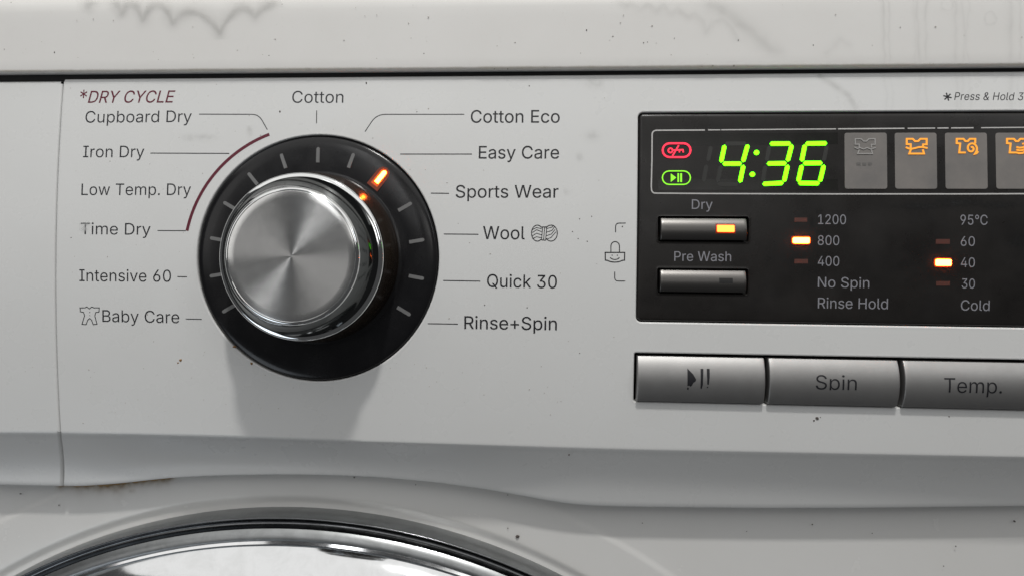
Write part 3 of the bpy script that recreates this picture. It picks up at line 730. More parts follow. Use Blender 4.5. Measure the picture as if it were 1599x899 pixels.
    '90,430,402,405,409,378,409,348,409,317,402,290,390,265,377,241,358,222,332,207,307,193,274,186,235,186,193,186,151,186,109,186,109,205,109,224,109,242,150,242,191,242,233,242,259,2',
    '42,281,247,297,256,313,265,325,278,333,294,341,310,344,328,344,348,344,368,341,386,333,402,325,417,313,430,297,439,280,448,259,452,232,452,196,452,160,452,125,452,125,301,125,151,1',
    '25,0,103,0]]],"h":[410,[[114,249,114,227,114,151,114,76,114,0,93,0,73,0,53,0,53,170,53,339,53,509,73,509,93,509,114,509,114,435,114,361,114,287,110,287,106,287,102,287,114,322,131,',
    '347,152,362,174,377,199,384,227,384,253,384,276,379,295,369,315,358,330,342,341,321,352,299,357,273,357,240,357,160,357,80,357,0,337,0,316,0,296,0,296,78,296,157,296,235,296,265,28',
    '8,288,273,304,258,321,237,329,210,329,192,329,175,325,161,317,146,309,135,298,126,283,118,267]]],"H":[517,[[82,0,60,0,60,170,60,339,60,509,82,509,103,509,125,509,125,435,125,362,12',
    '5,289,214,289,303,289,392,289,392,362,392,435,392,509,414,509,435,509,457,509,457,339,457,170,457,0,435,0,414,0,392,0,392,77,392,155,392,232,303,232,214,232,125,232,125,155,125,77,',
    '125,0,103,0]]],"&":[448,[[221,-7,197,-7,163,-7,135,-1,110,12,86,24,67,41,54,62,41,83,34,107,34,133,34,155,39,174,47,189,56,205,69,220,85,235,101,249,119,263,140,279,166,298,191,316',
    ',216,335,223,340,230,346,237,352,244,359,250,366,255,375,259,384,262,394,262,405,262,421,256,434,245,445,235,456,220,461,201,461,189,461,178,458,168,453,158,448,151,441,145,431,140',
    ',422,137,411,137,399,137,386,140,374,145,363,151,352,159,340,169,327,179,315,190,300,204,284,282,189,360,95,438,0,413,0,389,0,364,0,300,77,236,154,171,231,152,255,135,275,121,293,1',
    '07,310,95,327,87,344,79,361,75,379,75,398,75,421,81,441,91,458,101,475,116,489,134,499,153,509,175,513,200,513,225,513,247,509,266,499,284,489,298,476,308,459,319,443,324,424,324,4',
    '04,324,389,321,375,315,362,309,348,302,336,291,325,281,314,269,303,256,293,222,268,188,243,154,217,133,202,119,188,110,174,101,161,97,147,97,131,97,115,101,100,109,87,117,75,129,65',
    ',143,57,158,50,174,46,193,46,213,46,233,51,251,59,270,68,286,80,301,95,316,111,328,130,336,151,345,173,349,197,349,224,368,224,388,224,408,224,408,192,404,165,397,144,389,122,381,1',
    '05,371,92,361,79,352,69,345,62,341,57,337,52,333,47,316,29,296,16,271,7,246,-2]]],"1":[453,[[181,0,76,0,76,18,76,36,76,55,181,55,286,55,391,55,391,36,391,18,391,0,286,0],[250,509,2',
    '76,509,276,339,276,170,276,0,255,0,234,0,212,0,212,149,212,299,212,448,211,448,210,448,209,448,168,418,127,388,86,358,86,381,86,404,86,427,123,454,161,481,198,509,224,509]]],"2":[4',
    '53,[[172,0,64,0,64,16,64,32,64,47,121,108,177,168,234,229,254,249,270,267,282,282,295,298,304,313,311,327,317,341,320,356,320,371,320,390,316,405,308,419,299,432,288,442,273,449,25',
    '9,456,242,460,224,460,204,460,187,456,172,447,158,439,147,428,139,413,131,399,127,382,127,362,107,362,86,362,66,362,66,392,72,419,86,442,100,465,119,483,143,496,167,509,194,516,225',
    ',516,255,516,282,509,306,497,329,484,348,467,361,445,374,424,381,399,381,372,381,354,378,335,371,318,364,300,353,280,336,259,319,237,296,211,267,180,229,140,191,100,153,60,153,59,1',
    '53,58,153,57,231,57,310,57,389,57,389,38,389,19,389,0,281,0]]],"4":[453,[[164,105,40,105,40,123,40,141,40,158,109,275,178,392,247,509,268,509,289,509,311,509,243,394,176,280,109,16',
    '6,109,165,109,164,109,163,210,163,312,163,413,163,413,144,413,125,413,105,289,105],[302,0,282,0,282,40,282,81,282,121,282,130,282,138,282,146,282,203,282,260,282,318,302,318,322,31',
    '8,343,318,343,212,343,106,343,0,322,0]]],"8":[453,[[260,-7,226,-7,192,-7,162,-1,136,11,109,24,89,40,74,62,59,83,52,108,52,135,52,157,56,177,65,195,74,213,86,229,101,241,116,253,133',
    ',261,153,265,153,265,153,266,153,267,128,273,108,287,93,308,78,329,70,353,70,380,70,406,77,429,90,450,104,470,122,486,146,498,169,510,196,516,226,516,256,516,283,510,306,498,329,48',
    '6,348,470,361,450,375,429,382,406,382,380,382,353,374,329,359,308,344,287,325,273,300,267,300,266,300,265,300,265,319,261,336,253,351,241,366,229,378,213,387,195,396,177,401,157,40',
    '1,135,401,108,393,83,378,62,364,40,343,24,317,11,291,-1],[204,49,226,49,249,49,268,53,285,60,301,68,314,78,323,91,332,105,337,121,337,139,337,158,332,174,322,189,313,203,300,214,28',
    '3,223,266,231,247,235,226,235,205,235,186,231,169,223,152,214,139,203,130,189,120,174,115,158,115,139,115,121,120,105,129,91,138,78,151,68,167,60,184,53],[208,290,226,290,244,290,2',
    '60,293,274,300,288,307,299,318,307,330,315,343,319,358,319,376,319,393,315,407,308,420,300,433,289,443,275,449,261,456,245,460,226,460,208,460,191,456,177,449,163,443,152,433,145,4',
    '20,137,407,133,393,133,376,133,358,137,343,145,330,152,318,163,307,178,300,192,293]]],"N":[523,[[82,0,60,0,60,170,60,339,60,509,85,509,111,509,136,509,205,400,274,291,343,183,349,1',
    '74,355,164,363,151,370,138,379,123,388,107,396,90,405,73,414,55,411,55,408,54,405,54,403,72,401,90,401,108,400,126,399,142,399,157,399,172,399,185,399,195,399,300,399,404,399,509,4',
    '20,509,442,509,463,509,463,339,463,170,463,0,438,0,412,0,387,0,325,97,264,193,202,290,194,303,186,316,177,331,169,345,159,362,148,381,137,400,123,424,108,452,111,453,115,453,119,45',
    '4,120,428,121,405,122,384,123,362,124,344,124,328,125,312,125,300,125,291,125,194,125,97,125,0,103,0]]],"9":[453,[[195,516,226,516,258,516,286,508,310,494,335,480,354,460,368,434,3',
    '82,409,389,380,389,347,389,323,383,297,373,270,362,243,343,209,315,168,277,112,239,56,200,0,177,0,154,0,130,0,187,83,244,165,301,248,303,248,305,248,307,248,303,238,296,229,287,221',
    ',279,213,269,207,257,202,245,197,232,195,218,195,187,195,160,201,137,214,114,227,96,245,83,269,70,292,64,320,64,352,64,384,71,412,85,436,99,461,118,480,143,494,167,508],[246,460,22',
    '6,460,207,460,189,456,174,446,159,437,147,424,138,407,130,391,125,372,125,352,125,330,130,312,138,295,147,279,159,266,174,257,189,248,207,243,226,243,246,243,263,248,279,257,294,26',
    '6,306,279,314,295,323,311,327,330,327,350,327,372,323,391,314,407,306,424,294,437,279,446,264,456]]],"5":[453,[[254,-7,221,-7,191,-7,164,-1,140,11,116,23,97,39,83,60,69,81,61,104,6',
    '0,130,81,130,101,130,122,130,124,115,129,101,138,89,147,77,159,67,173,60,188,53,204,50,221,50,242,50,260,55,276,64,292,74,305,87,314,104,323,121,328,141,328,162,328,184,323,204,314',
    ',221,304,238,291,252,275,262,258,272,239,277,218,277,201,277,184,274,167,268,151,263,138,255,128,246,108,248,88,250,67,253,77,338,86,423,96,509,186,509,276,509,366,509,366,490,366,',
    '471,366,452,294,452,222,452,151,452,145,402,139,352,134,301,135,301,135,301,136,301,147,311,161,319,178,325,194,331,211,334,229,334,253,334,274,329,294,321,313,313,331,301,345,285,',
    '359,270,371,252,379,231,387,210,391,188,391,163,391,130,384,101,369,76,354,50,334,30,309,15,283,1]]],"°":[316,[[179,283,158,283,137,283,118,288,101,298,83,309,69,322,59,340,48,357,',
    '43,376,43,397,43,419,48,438,59,455,69,473,83,487,101,497,118,508,137,513,158,513,179,513,198,508,216,497,233,487,247,473,257,455,268,438,273,419,273,397,273,376,268,357,257,340,247',
    ',322,233,309,216,298,198,288],[147,334,158,334,170,334,181,337,190,343,200,348,207,356,213,366,219,375,222,386,222,397,222,409,219,420,213,430,207,439,200,447,190,453,181,459,170,4',
    '62,158,462,147,462,136,459,126,453,116,447,109,439,103,430,97,420,95,409,95,397,95,386,97,375,103,366,109,356,116,348,126,343,136,337]]]}',
)))

_glyph_cache = {}
def glyph_shape(ch, offset):
    """flatten the loops of a letter, thin its strokes by `offset` and fill it (non-zero winding)"""
    if (ch, offset) in _glyph_cache: return _glyph_cache[(ch, offset)]
    loops = []
    for L in GLYPHS[ch][1]:
        n_ = len(L) // 6; pts = []
        for k in range(n_):
            p = [Vector((L[6 * k + 2 * i] / 1000, L[6 * k + 2 * i + 1] / 1000)) for i in range(3)]
            j = (k + 1) % n_
            q = [Vector((L[6 * j + 2 * i] / 1000, L[6 * j + 2 * i + 1] / 1000)) for i in range(3)]
            d = (q[1] - p[1])
            straight = d.length < 1e-6 or (abs((p[2] - p[1]).cross(d)) + abs((q[0] - p[1]).cross(d))) / max(d.length, 1e-6) < 0.0025
            m_ = 1 if straight else 5
            for i in range(m_):
                t = i / m_; u = 1 - t
                v = u ** 3 * p[1] + 3 * u * u * t * p[2] + 3 * u * t * t * q[0] + t ** 3 * q[1]
                if not pts or (v - pts[-1]).length > 0.0015: pts.append(v)
        while len(pts) > 3 and (pts[0] - pts[-1]).length < 0.0015: pts.pop()
        loops.append(pts)
    big = max(loops, key=lambda l: abs(sum(a.cross(b) for a, b in zip(l, l[1:] + l[:1]))))
    sg = 1 if sum(a.cross(b) for a, b in zip(big, big[1:] + big[:1])) > 0 else -1
    out = []
    for l in loops:
        n_ = len(l); r = []
        for k in range(n_):
            d1 = (l[k] - l[k - 1]).normalized(); d2 = (l[(k + 1) % n_] - l[k]).normalized()
            nn = Vector((d1.y + d2.y, -d1.x - d2.x))
            nn = nn.normalized() if nn.length > 1e-4 else Vector((d1.y, -d1.x))
            r.append(l[k] + nn * sg * offset / max(0.5, nn.dot(Vector((d1.y, -d1.x)))))
        out.append(r)
    verts, edges = [], []
    for l in out:
        i0 = len(verts); verts += l; edges += [(i0 + k, i0 + (k + 1) % len(l)) for k in range(len(l))]
    res = delaunay_2d_cdt(verts, edges, [], 0, 1e-6)
    faces = []
    for f in res[2]:
        c = sum((res[0][i] for i in f), Vector((0, 0))) / len(f); wn = 0
        for l in out:
            for a, b in zip(l, l[1:] + l[:1]):
                if (a.y <= c.y) != (b.y <= c.y):
                    x = a.x + (c.y - a.y) / (b.y - a.y) * (b.x - a.x)
                    if x > c.x: wn += 1 if b.y > a.y else -1
        if wn: faces.append(tuple(f))
    _glyph_cache[(ch, offset)] = ([tuple(v) for v in res[0]], faces)
    return _glyph_cache[(ch, offset)]

def text_mesh(s, shear=0.0, offset=0.0, spacing=1.0):
    vs, fs, pen = [], [], 0.0
    for ch in s:
        if ch == " ": pen += 0.20; continue
        v, f = glyph_shape(ch, offset); i0 = len(vs)
        vs += [(x + pen + shear * y, y, 0) for x, y in v]; fs += [tuple(i + i0 for i in t) for t in f]
        pen += GLYPHS[ch][0] / 1000 * spacing
    me = bpy.data.meshes.new("lettering"); me.from_pydata(vs, [], fs)
    return me
CAP = 0.5090
def lettering(s, x0, x1, base, cap_px, m, parent, name="lettering", shear=0.0, offset=-0.002, base1=None, h=0.00003, plane_fn=None, cut=None, spacing=1.0):
    """text between pixel columns x0..x1 on baseline `base`, capital height cap_px"""
    me = text_mesh(s, shear, offset, spacing)
    xs = [v.co.x for v in me.vertices]; u0, u1 = min(xs), max(xs)
    if plane_fn: a, b, e = plane_fn(x0, base), plane_fn(x1, base if base1 is None else base1), plane_fn(x0, base - cap_px)
    else: a, b, e = Q(x0, base), Q(x1, base if base1 is None else base1), Q(x0, base - cap_px)
    a, b, e = Vector(a), Vector(b), Vector(e)
    bm = bmesh.new(); bm.from_mesh(me)
    if cut is not None:
        bmesh.ops.bisect_plane(bm, geom=bm.verts[:] + bm.edges[:] + bm.faces[:], plane_co=(0, cut, 0), plane_no=(0, -1, 0), clear_outer=True)
    if plane_fn:
        v0, v1 = min(v.co.y for v in bm.verts), max(v.co.y for v in bm.verts)
        for k in range(1, 24): bmesh.ops.bisect_plane(bm, geom=bm.verts[:] + bm.edges[:] + bm.faces[:], plane_co=(0, v0 + (v1 - v0) * k / 24, 0), plane_no=(0, 1, 0))
    bmesh.ops.triangulate(bm, faces=bm.faces)
    up = (e - a).length
    for v in bm.verts:
        p = a + (b - a) * ((v.co.x - u0) / (u1 - u0)); z = p.y + up * v.co.y / CAP
        v.co = at(p.x, z, h) if plane_fn is None else plane_fn(None, (p.x, z, h))
    bmesh.ops.recalc_face_normals(bm, faces=bm.faces)
    if bm.faces and sum(f.normal.y for f in bm.faces) > 0: bmesh.ops.reverse_faces(bm, faces=bm.faces)
    bm.to_mesh(me); bm.free()
    me.materials.clear(); me.materials.append(m)
    o = bpy.data.objects.new(name, me); S.collection.objects.link(o); o.parent = parent
    return o
def stroke(name, pts, w_px, m, parent, plane=None, closed=False, h=0.00003, cap=False):
    mb = MB(); ribbon(mb, pxl(pts, plane), w_px * 0.0002, h, plane, closed, cap)
    return mb.build(name, m, parent)

labels = [("*", None)]
lettering("DRY CYCLE", 137, 273, 161, 18.5, M_MAROON, fascia, shear=0.22, base1=160.5, offset=0.003)
lettering("*", 124, 135, 164.5, 24, M_MAROON, fascia, shear=0.0)
for s, x0, x1, b0, b1, cp, m in [
    ("Cupboard Dry", 133, 299, 192, 191, 18, M_INKTHIN), ("Iron Dry", 129.5, 225, 246, 246, 18, M_INKTHIN),
    ("Low Temp. Dry", 127, 298, 305, 305, 18, M_INKTHIN), ("Time Dry", 126, 235, 366, 367, 18, M_INKTHIN),
    ("Intensive 60", 124, 267, 439, 440, 18.5, M_INK), ("Baby Care", 160, 280, 502, 504, 18.5, M_INK),
    ("Cotton", 456, 536, 161, 161, 18.5, M_INKTHIN), ("Cotton Eco", 735, 874, 192, 192, 19.5, M_INK),
    ("Easy Care", 747.5, 873, 248, 248, 19.5, M_INK), ("Sports Wear", 711.5, 872, 309, 309, 19.5, M_INK),
    ("Wool", 754, 819.5, 373.5, 374, 20, M_INK), ("Quick 30", 760.5, 869.5, 448, 450, 20, M_INK),
    ("Rinse+Spin", 725, 869.5, 513, 515, 20, M_INK)]:
    lettering(s, x0, x1, b0, cp, m, fascia, base1=b1, offset=0.003 if x0 > 600 else -0.001)
lettering("Press & Hold 3", 1490, 1599, 156.5, 12, M_INK, fascia, shear=0.22, offset=0.0, base1=157)
mb = MB()
for k in range(6):
    a = math.radians(90 + 60 * k + 14); c = Q(1479.5, 151.5)
    ribbon(mb, [c, (c[0] + 0.00125 * math.cos(a), c[1] + 0.00125 * math.sin(a))], 0.00038)
mb.build("asterisk", M_INK, fascia)

def bend(p0, p1, p2, r, n=6):
    """polyline p0-p1-p2 with a rounded corner of r px"""
    a, b, c = Vector(p0), Vector(p1), Vector(p2)
    s, e = b + (a - b).normalized() * r, b + (c - b).normalized() * r
    o = [tuple(a)]
    for k in range(n + 1):
        t = k / n; o.append(tuple(s * (1 - t) ** 2 + b * 2 * t * (1 - t) + e * t * t))
    return o + [tuple(c)]
LW = 1.35
stroke("guide_line", bend((311, 178.7), (404, 179), (417.5, 203), 11), LW, M_INKTHIN, fascia)
stroke("guide_line", bend((725, 179), (588, 179), (570, 206), 14), LW, M_INKTHIN, fascia)
stroke("guide_line", [(494.5, 173), (494.3, 193)], LW, M_INKTHIN, fascia)
for x0, x1, y0, y1 in [(235, 358, 239.5, 240), (246, 290, 360.3, 360.6), (277, 292, 432, 432.3), (290, 315, 497.5, 498), (625, 737, 241, 241),
                       (673, 701, 302, 302.3), (693, 747, 365.7, 366.2), (692, 750, 438, 439), (668, 715, 504.8, 505.5)]:
    stroke("guide_line", [(x0, y0), (x1, y1)], 1.5 if x0 > 600 else LW + .1, M_INK if x0 > 600 else M_INKTHIN, fascia)
a0, a1 = math.radians(111.5), math.radians(168.2)
ARC_R = 0.0420
pts = [(dcx - 0.0011 + ARC_R * math.cos(a0 + (a1 - a0) * k / 40), dcz + ARC_R * math.sin(a0 + (a1 - a0) * k / 40)) for k in range(41)]
mb = MB(); ribbon(mb, pts, 0.00098, 0.00004, cap=True); mb.build("guide_arc", M_MAROON, fascia)

# baby suit symbol
z2 = lambda pts: [(90 + x / 3.995, 320 + y / 3.995) for x, y in pts]
suit = z2([(140, 640), (170, 640), (182, 634), (198, 646), (214, 634), (226, 640), (260, 640), (258, 666), (238, 668), (232, 690), (246, 742), (222, 744), (212, 716), (200, 706), (188, 716), (178, 744), (152, 742), (168, 690), (162, 668), (142, 664)])
mb = MB(); ribbon(mb, pxl(suit), 0.00027, closed=True)
for y in (668, 688, 706):
    c = Q(90 + 200 / 3.995, 320 + y / 3.995); mb.slab([(c[0] + .00016 * math.cos(k * math.pi / 4), c[1] + .00016 * math.sin(k * math.pi / 4)) for k in range(8)], 0, .00003)
mb.build("baby_suit_symbol", M_INK, fascia)
# wool skein symbol
z6 = lambda pts: [(600 + x / 3.995, 330 + y / 3.995) for x, y in pts]
mb = MB()
def el(cx, cy, rx, ry, a0, a1, n=20): return [(cx + rx * math.cos(math.radians(a0 + (a1 - a0) * k / n)), cy + ry * math.sin(math.radians(a0 + (a1 - a0) * k / n))) for k in range(n + 1)]
W1 = 0.00029
ribbon(mb, pxl(z6(el(955, 137, 36, 50, 50, 310))), W1); ribbon(mb, pxl(z6(el(1040, 137, 40, 50, -140, 140))), W1)
for x in (985, 998, 1011): ribbon(mb, pxl(z6([(x + 3, 98), (x - 4, 180)])), W1 * .8)
ribbon(mb, pxl(z6([(975, 100), (1014, 98)])), W1); ribbon(mb, pxl(z6([(972, 178), (1008, 182)])), W1)
for y, d in ((108, -6), (126, -10), (146, -8), (164, -4)):
    ribbon(mb, pxl(z6([(924, y + 8), (950, y + d), (982, y + 2)])), W1 * .75)
for k in range(4):
    ribbon(mb, pxl(z6([(1010, 176 - 22 * k), (1040 + 3 * k, 165 - 22 * k), (1072 - 6 * k, 128 - 14 * k)])), W1 * .75)
mb.build("wool_symbol", M_INK, fascia)
# child lock bracket and padlock
zf = lambda pts: [(920 + x / 5.992, 330 + y / 5.992) for x, y in pts]
mb = MB()
ribbon(mb, pxl(bend(*zf([(342, 112), (247, 112), (247, 198)]), 6)), 0.00028)
ribbon(mb, pxl(bend(*zf([(239, 565), (239, 652), (334, 652)]), 6)), 0.00028)
mb.build("lock_bracket", M_INK, fascia)
mb = MB()
ribbon(mb, pxl(zf([(203, 382)] + el(243, 327, 40, 42, 180, 360, 14) + [(284, 382)])), 0.00030)
body = [(150, 386), (332, 386), (331, 458)] + el(240, 430, 92, 46, 40, 140, 10) + [(151, 458)]
ribbon(mb, pxl(zf(body)), 0.00034, closed=True)
ribbon(mb, pxl(zf(el(240, 418, 48, 34, 25, 155, 12))), 0.00028)
for x in (215, 264):
    c = Q(*zf([(x, 412)])[0]); mb.slab([(c[0] + .00019 * math.cos(k * math.pi / 4), c[1] + .00019 * math.sin(k * math.pi / 4)) for k in range(8)], 0, .00003)
mb.build("padlock_symbol", M_INK, fascia)

# ------------------------------------------------------------------ display
mb = MB()
rows = []
for off, h in ((-0.0003, -0.0040), (-0.0003, -0.0010), (-0.00045, -0.00055), (-0.0008, -0.00035), (-0.0014, -0.0003)):
    rows.append([at(x, z, h) for x, z in display_loop(off)])
mb.grid(rows, close=True)
# recesses for the two option buttons are left open in the face
obx0, obx1 = Q(1027.5, 400)[0], Q(1168.5, 400)[0]
OB = []
for yt, yb in ((338.5, 377.5), (419.5, 458.5)):
    OB.append((obx0, obx1, Q(1100, yb)[1], Q(1100, yt)[1]))
verts, edges = [], []
def ring(pts):
    i0 = len(verts); verts.extend(Vector(p) for p in pts); n = len(pts)
    edges.extend((i0 + k, i0 + (k + 1) % n) for k in range(n))
ring(display_loop(-0.0014))
ob_loop = lambda r, off: densify(round_rect(r[0] - off, r[1] + off, r[2] - off, r[3] + off, 0.0005 + off, 3), 0.004)
for r in OB:
    ring(ob_loop(r, 0.0004)); ring(ob_loop(r, 0.0009))
x = dx0 + 0.004
while x < dx1 - 0.003:
    z = dzb + 0.004
    while z < dzt - 0.003:
        if not any(r[0] - .002 < x < r[1] + .002 and r[2] - .002 < z < r[3] + .002 for r in OB): verts.append(Vector((x, z)))
        z += 0.004
    x += 0.004
out = delaunay_2d_cdt(verts, edges, [], 0, 1e-7)
ids = [mb.vert(at(p.x, p.y, -0.0003)) for p in out[0]]
OBP = [ob_loop(r, 0.00039) for r in OB]; DISP = display_loop(-0.00139)
for f in out[2]:
    c = sum((out[0][i] for i in f), Vector((0, 0))) / len(f)
    if any(inside(p, c.x, c.y) for p in OBP) or not inside(DISP, c.x, c.y) or sliver(out[0], f): continue
    mb.face(*[ids[i] for i in f])
for r in OB:
    mb.grid([[at(x, z, h) for x, z in ob_loop(r, off)] for off, h in ((0.0004, -0.0003), (0.0002, -0.00022), (0.00005, -0.00035), (0, -0.0007), (0, -0.004))], close=True)
display = mb.build("display_panel", M_DISPLAY, machine); smooth_by_angle(display, 50)
part(display, "smoked black display with green 4:36 and amber lights")
DH = -0.0003                                   # level of the display face

mb = MB()
for r in OB: mb.slab([(r[0] - .001, r[2] - .001), (r[1] + .001, r[2] - .001), (r[1] + .001, r[3] + .001), (r[0] - .001, r[3] + .001)], -0.0042, -0.0035)
mb.build("button_well", M_DARK, display)

# silver outline round the read-out, worn away in places along its top edge
def worn(a, b, y0, y1, gaps):
    segs, x = [], a
    for g0, g1 in gaps:
        segs.append((x, g0)); x = g1
    segs.append((x, b))
    f = lambda x: y0 + (y1 - y0) * (x - a) / (b - a)
    return [[(u, f(u)), (v, f(v))] for u, v in segs]
mb = MB()
LWD = 0.00040
corner = [(1101, 203.0)]
tl = [(1025, 203.6)] + [(1018.5 + 6 * (1 - math.sin(math.radians(a))), 203.8 + 6 * (1 - math.cos(math.radians(a)))) for a in (15, 40, 65, 90)]
ribbon(mb, pxl([(1101, 203.2), (1060, 203.4)] + tl + [(1018.2, 250), (1017.2, 290)] + [(1017.2 + 6 * (1 - math.cos(math.radians(a))), 295 + 6.8 * math.sin(math.radians(a))) for a in (20, 45, 70, 90)] + [(1100, 302.4), (1300, 303), (1500, 303), (1780, 302)]), LWD, DH + 0.00003)
for seg in worn(1106, 1780, 203.0, 197.5, [(1125, 1126.5), (1306, 1309), (1413, 1418), (1461, 1464.5), (1482, 1486), (1521, 1533)]):
    ribbon(mb, pxl(seg), LWD * random.uniform(0.8, 1.0), DH + 0.00003)
mb.build("outline", M_LINE, display)
# darker window over the LED read-out
mb = MB(); mb.slab(pxl([(1028, 209), (1309, 207), (1309, 297), (1028, 297)]), DH, DH + 0.00004); mb.build("readout_window", M_WINDOW, display)

zd = lambda X, Y: Q(1010 + X / 4.997, 190 + Y / 4.997)
def seg_poly(A, B, w=32, cut=0.5):
    a, b = Vector(A), Vector(B); d = (b - a).normalized(); n_ = Vector((-d.y, d.x)); k = w / 2
    pts = [a, a + d * k * .8 + n_ * k, b - d * k * .8 + n_ * k, b, b - d * k * .8 - n_ * k, a + d * k * .8 - n_ * k]
    return [zd(p.x, p.y) for p in pts]
H1, H2 = DH + 0.00005, DH + 0.00028
lit = [((609, 182), (580, 320)), ((592, 329), (742, 329)), ((790, 178), (750, 318)), ((756, 338), (727, 477)),
       ((960, 173), (1126, 172)), ((1134, 178), (1099, 313)), ((938, 328), (1092, 326)), ((1102, 337), (1071, 472)), ((904, 487), (1068, 479)),
       ((1238, 172), (1408, 170)), ((1236, 178), (1209, 313)), ((1220, 325), (1372, 324)), ((1212, 337), (1182, 472)), ((1384, 337), (1351, 472)), ((1182, 480), (1350, 482))]
for A, B in lit:
    mb = MB(); mb.slab(seg_poly(A, B), H1, H2); mb.build("digit_segment", M_GREEN, display)
for A, B in [((503, 190), (478, 310)), ((468, 335), (443, 470)), ((610, 172), (780, 171)), ((582, 340), (552, 472)), ((552, 488), (718, 488)),
             ((960, 186), (935, 310)), ((928, 340), (905, 470)), ((1408, 182), (1382, 312))]:
    mb = MB(); mb.slab(seg_poly(A, B, 32), H1 - .00003, H1); part(mb.build("digit_segment", M_UNLIT, display), "unlit segment")
for cx_, cy_ in ((857, 242), (825, 412)):
    mb = MB(); mb.slab([zd(cx_ + 20 * math.cos(k * math.pi / 8), cy_ + 19 * math.sin(k * math.pi / 8)) for k in range(16)], H1, H2)
    mb.build("colon_dot", M_GREEN, display)
def capsule(x0, x1, y0, y1, n=8):
    r = (y1 - y0) / 2; cy = (y0 + y1) / 2
    return el(x1 - r, cy, r, r, -90, 90, n) + el(x0 + r, cy, r, r, 90, 270, n)
zdl = lambda pts: [zd(*p) for p in pts]
HH = (H1, H1 + 0.0002)
mb = MB()
ribbon(mb, zdl(capsule(124, 342, 170, 278)), 0.00054, HH, closed=True)
ribbon(mb, zdl(el(185, 226, 17, 17, 0, 330, 14)), 0.00042, HH, closed=True)
ribbon(mb, zdl([(200, 270), (250, 186)]), 0.00044, HH); ribbon(mb, zdl([(205, 224), (286, 220)]), 0.00042, HH)
ribbon(mb, zdl([(258, 222), (254, 242)]), 0.00038, HH); ribbon(mb, zdl([(282, 220), (286, 242)]), 0.00038, HH)
part(mb.build("key_lock_icon", M_RED, display), "red lit key icon in a capsule")
mb = MB()
ribbon(mb, zdl(capsule(122, 341, 386, 491)), 0.00034, HH, closed=True)
mb.slab(zdl([(188, 406), (230, 438), (188, 472)]), *HH); mb.slab(zdl([(240, 404), (252, 404), (252, 472), (240, 472)]), *HH); mb.slab(zdl([(262, 404), (275, 404), (275, 472), (262, 472)]), *HH)
part(mb.build("play_pause_icon", M_GREEN2, display), "green lit play and pause icon in a capsule")

# four grey tiles with shirt icons
for k, (a, b) in enumerate(((1319, 1386), (1397.5, 1464), (1476, 1543), (1555, 1622))):
    x0, z1 = Q(a, 207.5); x1, z0 = Q(b, 295)
    rr = round_rect(x0, x1, z0, z1, 0.0007, 4)
    mb = MB()
    mb.slab(rr, DH, DH + 0.0001)
    mb.build("icon_tile", M_TILE, display)
zs_ = lambda pts, dx=0: [Q(1310 + (x + dx) / 5.533, 190 + y / 5.533) for x, y in pts]
TH = (DH + 0.0001, DH + 0.00022)
def shirt(idx, m, w, dx):
    mb = MB()
    neck = [(645, 150)] + el(673, 150, 27, 22, 180, 0, 8)[1:]
    neck = [(x, 300 - y if y < 150 else y) for x, y in neck]
    if idx in (0, 1):
        ribbon(mb, zs_([(622, 230), (622, 196), (588, 196), (588, 150), (640, 150), (660, 170), (686, 170), (706, 150), (760, 150), (760, 198), (730, 198), (728, 222)], dx), w, TH, cap=True)
        if idx == 1: ribbon(mb, zs_([(584, 224), (605, 233), (630, 236), (660, 230), (690, 222), (720, 220), (762, 228)], dx), w, TH, cap=True)
        else: ribbon(mb, zs_([(584, 222), (605, 234), (630, 226), (660, 238), (690, 226), (720, 238), (762, 226)], dx), w, TH, cap=True)
        ribbon(mb, zs_([(622, 246), (610, 277), (737, 277), (728, 246)], dx), w, TH, cap=True)
    if idx == 2:
        ribbon(mb, zs_([(1092, 268), (1042, 268), (1050, 190), (1020, 188), (1020, 150), (1078, 150), (1096, 170), (1116, 170), (1134, 150), (1180, 150), (1180, 184)], dx), w, TH, cap=True)
        sp = []
        for k in range(31):
            t = k / 30; a = math.radians(60 - 520 * t); r = 56 - 46 * t
            sp.append((1148 + r * math.cos(a) * .92, 232 + r * math.sin(a)))
        ribbon(mb, zs_([(1202, 262), (1190, 276), (1176, 281)] + sp[1:], dx), w, TH, cap=True)
    if idx == 3:
        ribbon(mb, zs_([(1530, 268), (1478, 268), (1486, 190), (1455, 188), (1455, 150), (1514, 150), (1532, 170), (1552, 170), (1570, 150), (1616, 150), (1616, 190), (1590, 192)], dx), w, TH, cap=True)
        for y in (225, 248, 272): ribbon(mb, zs_([(1540, y - 4), (1560, y + 2), (1590, y), (1612, y - 12), (1640, y - 10)], dx), w, TH, cap=True)
    o = mb.build("shirt_icon", m, display)
    return o
part(shirt(0, M_UNLITICON, 0.00032, -446), "unlit grey shirt icon")
part(shirt(1, M_ICONLIT, 0.00050, 0), "amber shirt icon crossed by a wavy line")
part(shirt(2, M_ICONLIT, 0.00050, 0), "amber shirt icon with a spiral")
part(shirt(3, M_ICONLIT, 0.00050, 0), "amber shirt icon with wind lines")
mb = MB()
for cx_ in (1341, 1350, 1359): mb.slab(pxl([(cx_ - 3, 254), (cx_ + 3, 254), (cx_ + 3, 258), (cx_ - 3, 258)]), DH + .0001, DH + .00012)
mb.build("tile_mark", mat("faint_tile_print", (0.12, 0.115, 0.11), 0.5), display)

